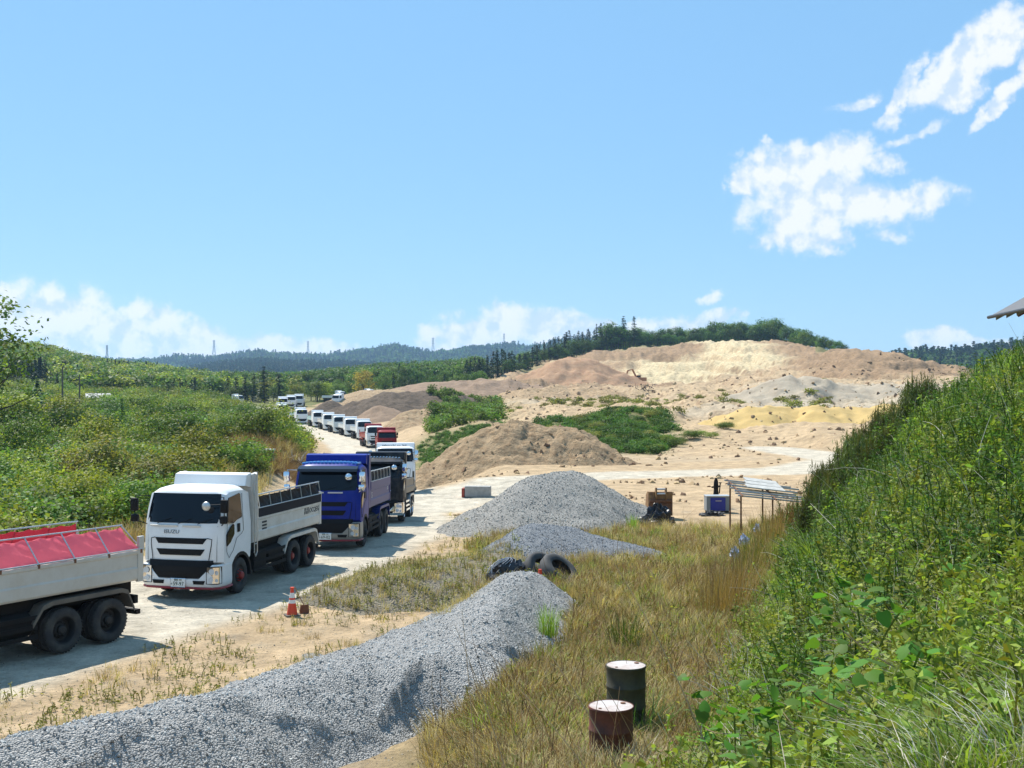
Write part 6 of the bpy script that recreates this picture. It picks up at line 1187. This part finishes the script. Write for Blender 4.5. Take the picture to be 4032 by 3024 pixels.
# ---- far excavator and pickup on the quarry floor
EXY = pmat('excavator_orange', (.36, .17, .07), .6)
x, Y = at(641, 452); ex = empty('excavator', (x, Y, hz(x, Y) + .2), R(6), 'small orange-brown excavator at the foot of the cut', 'excavator')
for s_ in (1, -1): MB().box(-2, 2, s_ * 1.2 - .3, s_ * 1.2 + .3, 0, .9, .2).build('track', CHASSIS, ex)
MB().box(-1.9, 2.1, -1.4, 1.4, 1.0, 2.5, .15).build('house', EXY, ex); MB().box(-1.8, -.3, -1.4, -.3, 2.3, 3.4, .1).build('operator_cab', EXY, ex); MB().box(-1.82, -.5, -1.42, -.5, 2.55, 3.25, .05).build('cab_window', GLASS, ex)
MB().tube([(-1.6, .2, 2.0), (-3.6, .2, 5.8), (-5.6, .2, 5.2)], [.42, .42, .32], 6).build('boom', EXY, ex); MB().tube([(-5.4, .2, 5.4), (-6.5, .2, 2.0)], [.36, .26], 6).build('arm', EXY, ex); MB().prism([(-7.2, 0), (-6.2, 0), (-6.0, 1.4), (-6.6, 2.0), (-7.2, 1.0)], -.4, .8, 'y').build('bucket', EXY, ex); ex.scale = (.92, .92, .92)
x, Y = at(607, 440); pk = empty('pickup_truck', (x, Y, hz(x, Y) + .15), R(0), 'tiny pale pickup parked below the cut', 'pickup'); MB().box(-2.2, 2.2, -.8, .8, .5, 1.1, .1).build('body', WHITE, pk); MB().box(-1.6, .2, -.75, .75, 1.1, 1.75, .12).build('cabin', GLASS, pk)
for (qx, qy) in ((-1.4, .8), (-1.4, -.8), (1.4, .8), (1.4, -.8)): MB().lathe([(.33, -.1), (.33, .1)], 12, 'y', (qx, qy, .33)).build('wheel', RUBBER, pk)
# ---- heaps of dead branches
def brush(px, Y, n, L, label, mt=DEADW, r=.028, core=True, zs=1.0):
    x, _ = at(px, Y); t = empty('branch_heap', (x, Y, hz(x, Y) + .2), 0, label, 'branch heap'); rng = random.Random(int(px))
    if core:
        o = rag('dark_core', x, Y, L * .5, L * .35, L * .3, DARKW, None, None, int(px), rough=.5); o.parent = t; o.location = (0, 0, -.1)
        for k in ('label', 'category'):
            if k in o: del o[k]
    for k in range(n):
        a = rng.uniform(0, 6.28); b = Vector((rng.gauss(0, L * .25), rng.gauss(0, L * .2), rng.uniform(0, L * .25))); d = Vector((math.cos(a), math.sin(a), rng.uniform(-.1, .75))); ln = L * rng.uniform(.4, 1.0); pts = [b]
        for i in range(4): d = (d + Vector((rng.gauss(0, .22), rng.gauss(0, .22), rng.gauss(0, .2)))).normalized(); pts.append(pts[-1] + d * ln / 4)
        m = MB(); m.tube(pts, [r * (1 - .18 * i) for i in range(5)], 5); br = m.build('branch', mt, t)
        q = pts[2]; d2 = (d + Vector((rng.gauss(0, .7), rng.gauss(0, .7), .3))).normalized(); m = MB(); m.tube([q, q + d2 * ln * .2, q + d2 * ln * .36 + Vector((0, 0, .05 * ln))], [r * .6, r * .4, r * .2], 4); m.build('twig', mt, br)
brush(42, 88, 22, 2.9, 'heap of bleached dead branches in the scrub at the far left', r=.05); brush(174, 62, 20, 1.9, 'heap of pale dead branches just behind the white truck', r=.035); brush(298, 104, 18, 2.6, 'dark log and branch heap on the left roadside mound', DEADW, .06)
brush(645, 330, 12, 4, 'dark scrap heap on the terrace below the excavator', DARKW, .1, core=False); brush(785, 268, 10, 2.6, 'dark root stump left on the slope below the brown hill', DARKW, .12); brush(800, 266, 8, 2.4, 'smaller root stump right of the large one on the slope', pmat('rooty_brown', (.12, .075, .05), .9), .08); brush(812, 262, 8, 2.4, 'rightmost root stump on the slope below the brown hill', MATS['rooty_brown'], .08)
# ---- brown reeds and pine saplings
def reed(px, Y, n, h, mt, label, spread=.5, wid=.012, bend=.35):
    x, _ = at(px, Y); p = blades(int(px * 7), n, h, spread, wid, bend, .2); o = link('reed_clump', vmesh('reed_clump', p), mt); o.location = (x, Y, topz(x, Y) - .03); return tag(o, label, 'reeds')
reed(722, 27.5, 420, 1.5, LF_BRN, 'tall clump of rust-brown reeds in front of the rack', 1.5); reed(742, 29.5, 380, 1.6, LF_BRN, 'rust-brown reeds right behind the tall clump', 1.4); reed(757, 33, 300, 1.6, LF_OL, 'olive reeds right of the rust-brown clumps', 1.3); reed(772, 38, 280, 1.6, LF_BRN, 'brown reeds under the right end of the rack', 1.2); reed(790, 40, 280, 1.5, LF_BRN, 'dark brown reeds beside the pine saplings', 1.1)
reed(606, 14.5, 420, .62, LF_DRY, 'dry grass tuft hiding the foot of the rust-red drum', 1.1, .010, .8); reed(626, 14.9, 260, .6, LF_PALE, 'pale arching grass in front of the drums', .7, .007, 1.0); reed(640, 17.3, 260, .85, LF_M, 'dark green grass right of the olive drum', .9, .012, .7); reed(800, 25, 240, 1.0, LF_BR, 'arching bright green grass clump below the pine saplings', .8, .016, 1.1); reed(815, 26.5, 220, 1.0, LF_BR, 'second arching grass clump, right of the first', .8, .016, 1.1); reed(785, 23, 200, .9, LF_YG, 'yellow-green grass clump left of the arching ones', .8, .014, .9); reed(624, 24, 160, .95, LF_M, 'dark green rush clump in the dry grass', .7); reed(548, 24.5, 120, .7, LF_BR, 'green rush tuft at the right foot of the gravel', .4); reed(545, 22.5, 110, .65, LF_BR, 'lower green rush tuft at the right foot of the gravel', .4); reed(633, 47.5, 130, .8, LF_BR, 'fresh green rush tuft by the black sheeting', .5)
def sapling(px, Y, h, label):
    rng = np.random.default_rng(int(px * 13)); x, _ = at(px, Y); t = empty('pine_sapling', (x, Y, topz(x, Y) - .05), rng.uniform(0, 6.28), label, 'sapling', 'pine saplings on the bank'); tips = []; m = MB()
    for k in range(11):
        a = rng.uniform(0, 6.28); r_ = rng.uniform(.05, .5) * h * .45; z0 = rng.uniform(.1, .45) * h; z1 = h * rng.uniform(.6, 1.0) * (1 - .35 * r_ / (h * .45)); pts = [(0, 0, z0 * .6), (r_ * .7 * math.cos(a), r_ * .7 * math.sin(a), z0), (r_ * math.cos(a), r_ * math.sin(a), z1)]; m.tube(pts, [.02, .014, .008], 5); tips.append(pts)
    m.build('stem', BARK, t); P = []
    for pts in tips:
        n = 170; s = rng.uniform(-.25, 1, n); p1, p2 = np.array(pts[1]), np.array(pts[2]); c = p1 + (p2 - p1) * s[:, None] + rng.normal(0, .09, (n, 3)); d = np.stack([rng.normal(0, .9, n), rng.normal(0, .9, n), np.ones(n)], 1); P.append(leaf_quads(c, d, rng.normal(size=(n, 3)), rng.uniform(.12, .24, n), rng.uniform(.012, .022, n), .0, shade_cols(n, rng, .7, 1.3, .1)))
        n = 6; c = p2 + np.array([0, 0, .10]) + rng.normal(0, .012, (n, 3)) * np.array([1, 1, 6]); P.append(leaf_quads(c, np.tile([0, 0, 1.0], (n, 1)) + rng.normal(0, .06, (n, 3)), rng.normal(size=(n, 3)), np.full(n, .22), np.full(n, .016), 0, np.tile([1.5, 1.1, .9], (n, 1))))
    link('needles', vmesh('needles', merge(P)), LF_PINE, t)
LF_PINE = leaf_mat('pine_needles', (.10, .125, .035), trans=.2)
random.seed(21)
for i in range(42):
    px = random.triangular(796, 935, 830); Y = random.uniform(31, 45); sapling(px, Y, random.uniform(.9, 1.75), 'young pine with upright shoots on the edge of the right bank')
# ---- broad-leaved vines low on the right bank: every large leaf its own piece
def big_leaf():
    v = [(0, 0, 0)]; n = 12; pr = [.0, .38, .52, .5, .42, .26, .0]
    out = [(.0, -.06), (.30, -.16), (.50, .06), (.50, .34), (.34, .66), (.14, .90), (0, 1.0), (-.14, .90), (-.34, .66), (-.50, .34), (-.50, .06), (-.30, -.16)]
    vs = [(0, .3, 0)] + [(a, b, -.12 * (abs(a) ** 1.5) * 2 - .10 * b * b) for a, b in out]; return MB().add(vs, [(0, i + 1, (i + 1) % 12 + 1) for i in range(12)]).mesh('leaf', 60)
BL = big_leaf(); LF_K = leaf_mat('vine_leaf', (.10, .21, .03), jitter=.3, trans=.38, use_attr=False, rough=.55); BL.materials.append(LF_K)
VST = pmat('vine_stem', (.20, .15, .07), .8)
random.seed(5)
for i in range(40):
    px = random.triangular(690, 985, 840); Y = random.uniform(9.0, 14.5) if px > 780 else random.uniform(12, 17); x, _ = at(px, Y); t = empty('broadleaf_vine', (x, Y, topz(x, Y)), random.uniform(0, 6.28), 'trailing vine with large rounded green leaves low on the right bank', 'vine', 'vines on the right bank'); pts = []; p = Vector((0, 0, .1)); d = Vector((1, 0, .25))
    for k in range(7): pts.append(tuple(p)); d = (d + Vector((random.gauss(0, .3), random.gauss(0, .4), random.gauss(-.03, .15)))).normalized(); p = p + d * .2; p.z = max(p.z, .12)
    MB().tube(pts, .006, 4).build('stem', VST, t)
    for k in range(13):
        q = Vector(pts[random.randrange(1, 7)]); lf = link('leaf', BL, LF_K, t); lf.location = q + Vector((random.gauss(0, .09), random.gauss(0, .09), random.uniform(.2, .55))); lf.rotation_euler = (random.gauss(.0, .45), random.gauss(0, .4), random.uniform(0, 6.28)); s = random.uniform(.09, .165); lf.scale = (s, s, s)
# ---- long leaning dry stems in front of the gravel
for i, (px0, Y0, px1, py1, Y1, lb) in enumerate(((742, 12.0, 610, 556, 13.5, 'longest leaning dry stem crossing in front of the dry grass'), (655, 11.2, 540, 640, 12.0, 'dry stem leaning left in front of the oil drums'), (640, 11.0, 520, 690, 11.6, 'lower dry stem leaning left below the drums'), (480, 13.5, 462, 610, 14.2, 'upright brown stem in front of the gravel'), (524, 12.6, 455, 625, 13.6, 'brown plumed stem leaning over the gravel'))):
    x0, _ = at(px0, Y0); z0 = topz(x0, Y0); x1 = (px1 - 512) / 1200 * Y1; z1 = 6.05 - Y1 * (py1 - 384) / 1200; a, b = Vector((x0, Y0, z0)), Vector((x1, Y1, z1)); L = (b - a).length
    me_ = MB(); me_.tube([a + (b - a) * t + Vector((0, 0, .06 * L * math.sin(t * 3.14))) - a for t in np.linspace(0, 1, 8)], [.008 - .0055 * k / 7 for k in range(8)], 5); o = me_.build('dry_stem', LF_STEM if False else pmat('dry_stem_tan', (.36, .25, .13), .8), None); o.location = a; tag(o, lb, 'dry stem')
# ---- person standing by the queue
px_, Yp = -29.6, 216.0
def person(x, y, label):
    z = hz(x, y); t = empty('person', (x, y, z), 0, label, 'person'); me = bpy.data.meshes.new('body'); 
    V_ = [(0, 0, .95), (0, 0, 1.2), (0, 0, 1.45), (0, 0, 1.55), (0, 0, 1.66), (.1, 0, .9), (.11, 0, .5), (.12, .02, .08), (.12, -.1, .04), (-.1, 0, .9), (-.11, 0, .5), (-.12, .02, .08), (-.12, -.1, .04), (.2, 0, 1.43), (.25, .02, 1.15), (.24, -.06, .9), (-.2, 0, 1.43), (-.25, .02, 1.15), (-.24, -.06, .9)]
    E_ = [(0, 1), (1, 2), (2, 3), (3, 4), (0, 5), (5, 6), (6, 7), (7, 8), (0, 9), (9, 10), (10, 11), (11, 12), (2, 13), (13, 14), (14, 15), (2, 16), (16, 17), (17, 18)]; Rr = [.15, .16, .16, .06, .11, .1, .075, .055, .05, .1, .075, .055, .05, .075, .055, .04, .075, .055, .04]
    me.from_pydata(V_, E_, []); o = link('body', me, pmat('work_clothes', (.03, .035, .06), .8), t); sk = o.modifiers.new('skin', 'SKIN'); 
    for i, v in enumerate(me.skin_vertices[0].data if me.skin_vertices else []): v.radius = (Rr[i], Rr[i])
    o.modifiers.new('sub', 'SUBSURF').levels = 1; MB().lathe([(.125, 1.62), (.125, 1.70), (.09, 1.77), (.0001, 1.79)], 12).build('helmet', WHITE, t, 50)
person(px_, Yp, 'person in dark work clothes standing beside the queued trucks')
# ---- gravel stones on the piles
STN = []
for i in range(4):
    rng = np.random.default_rng(50 + i); bm = bmesh.new(); bmesh.ops.create_icosphere(bm, subdivisions=1, radius=1.0)
    for v in bm.verts: v.co = v.co * float(rng.uniform(.65, 1.1)); v.co.z *= .7
    me = bpy.data.meshes.new('stone'); bm.to_mesh(me); bm.free(); STN.append(me)
def stones(parent, name, n, box, mt, smin, smax, label):
    x, y = sample(n, *box, logy=False); i = [h.name for h in (HA, HB, HC, HD)].index(parent.name); segs, sl, rd, ro, rs, asy = HEAPS[i]; b = heap_h(x, y, segs, sl, rd, ro, rs, asy); m = b > .02; x, y, b = x[m], y[m], b[m]; z = H(x, y) + b
    l = np.array(parent.location); o = scatter(name, np.stack([x, y, z], 1) - l, rz_rots(len(x), 1.2), RNG.uniform(smin, smax, len(x)) * RNG.choice([1, 1, 1, 1.6], len(x)), [make_proto('%s_%s_%d' % (name, parent.name, k), q.copy(), mt) for k, q in enumerate(STN)], None, None, None, parent); o.name = name
def stone_mat(name, c, j=.45):
    m = leaf_mat(name, c, jitter=j, trans=0.0, use_attr=False, rough=.9); return m
stones(HA, 'gravel', 80000, (-140, 640, 13, 34), stone_mat('stone_grey', (.40, .395, .375), .5), .008, .021, None); stones(HB, 'gravel', 24000, (430, 660, 44, 60), stone_mat('stone_warm', (.40, .38, .34), .5), .012, .03, None); stones(HC, 'gravel', 15000, (470, 680, 36, 45), stone_mat('stone_blue', (.26, .272, .288), .5), .010, .022, None)

# ================================================================ air: thin haze over the whole valley
hz_o = MB().box(-3400, 3400, -150, 6300, -14, 210).build('haze', None); hm = bpy.data.materials.new('thin_haze'); hm.use_nodes = True; t = hm.node_tree; t.nodes.remove(t.nodes['Principled BSDF'])
pv = N(t, 'ShaderNodeVolumePrincipled', ins={'Color': (.42, .68, 1.0, 1), 'Density': .00009, 'Anisotropy': .3}); t.links.new(pv.outputs[0], t.nodes['Material Output'].inputs['Volume'])
hz_o.data.materials.append(hm); tag(hz_o, 'thin bluish haze filling the valley air', 'haze', kind='stuff')
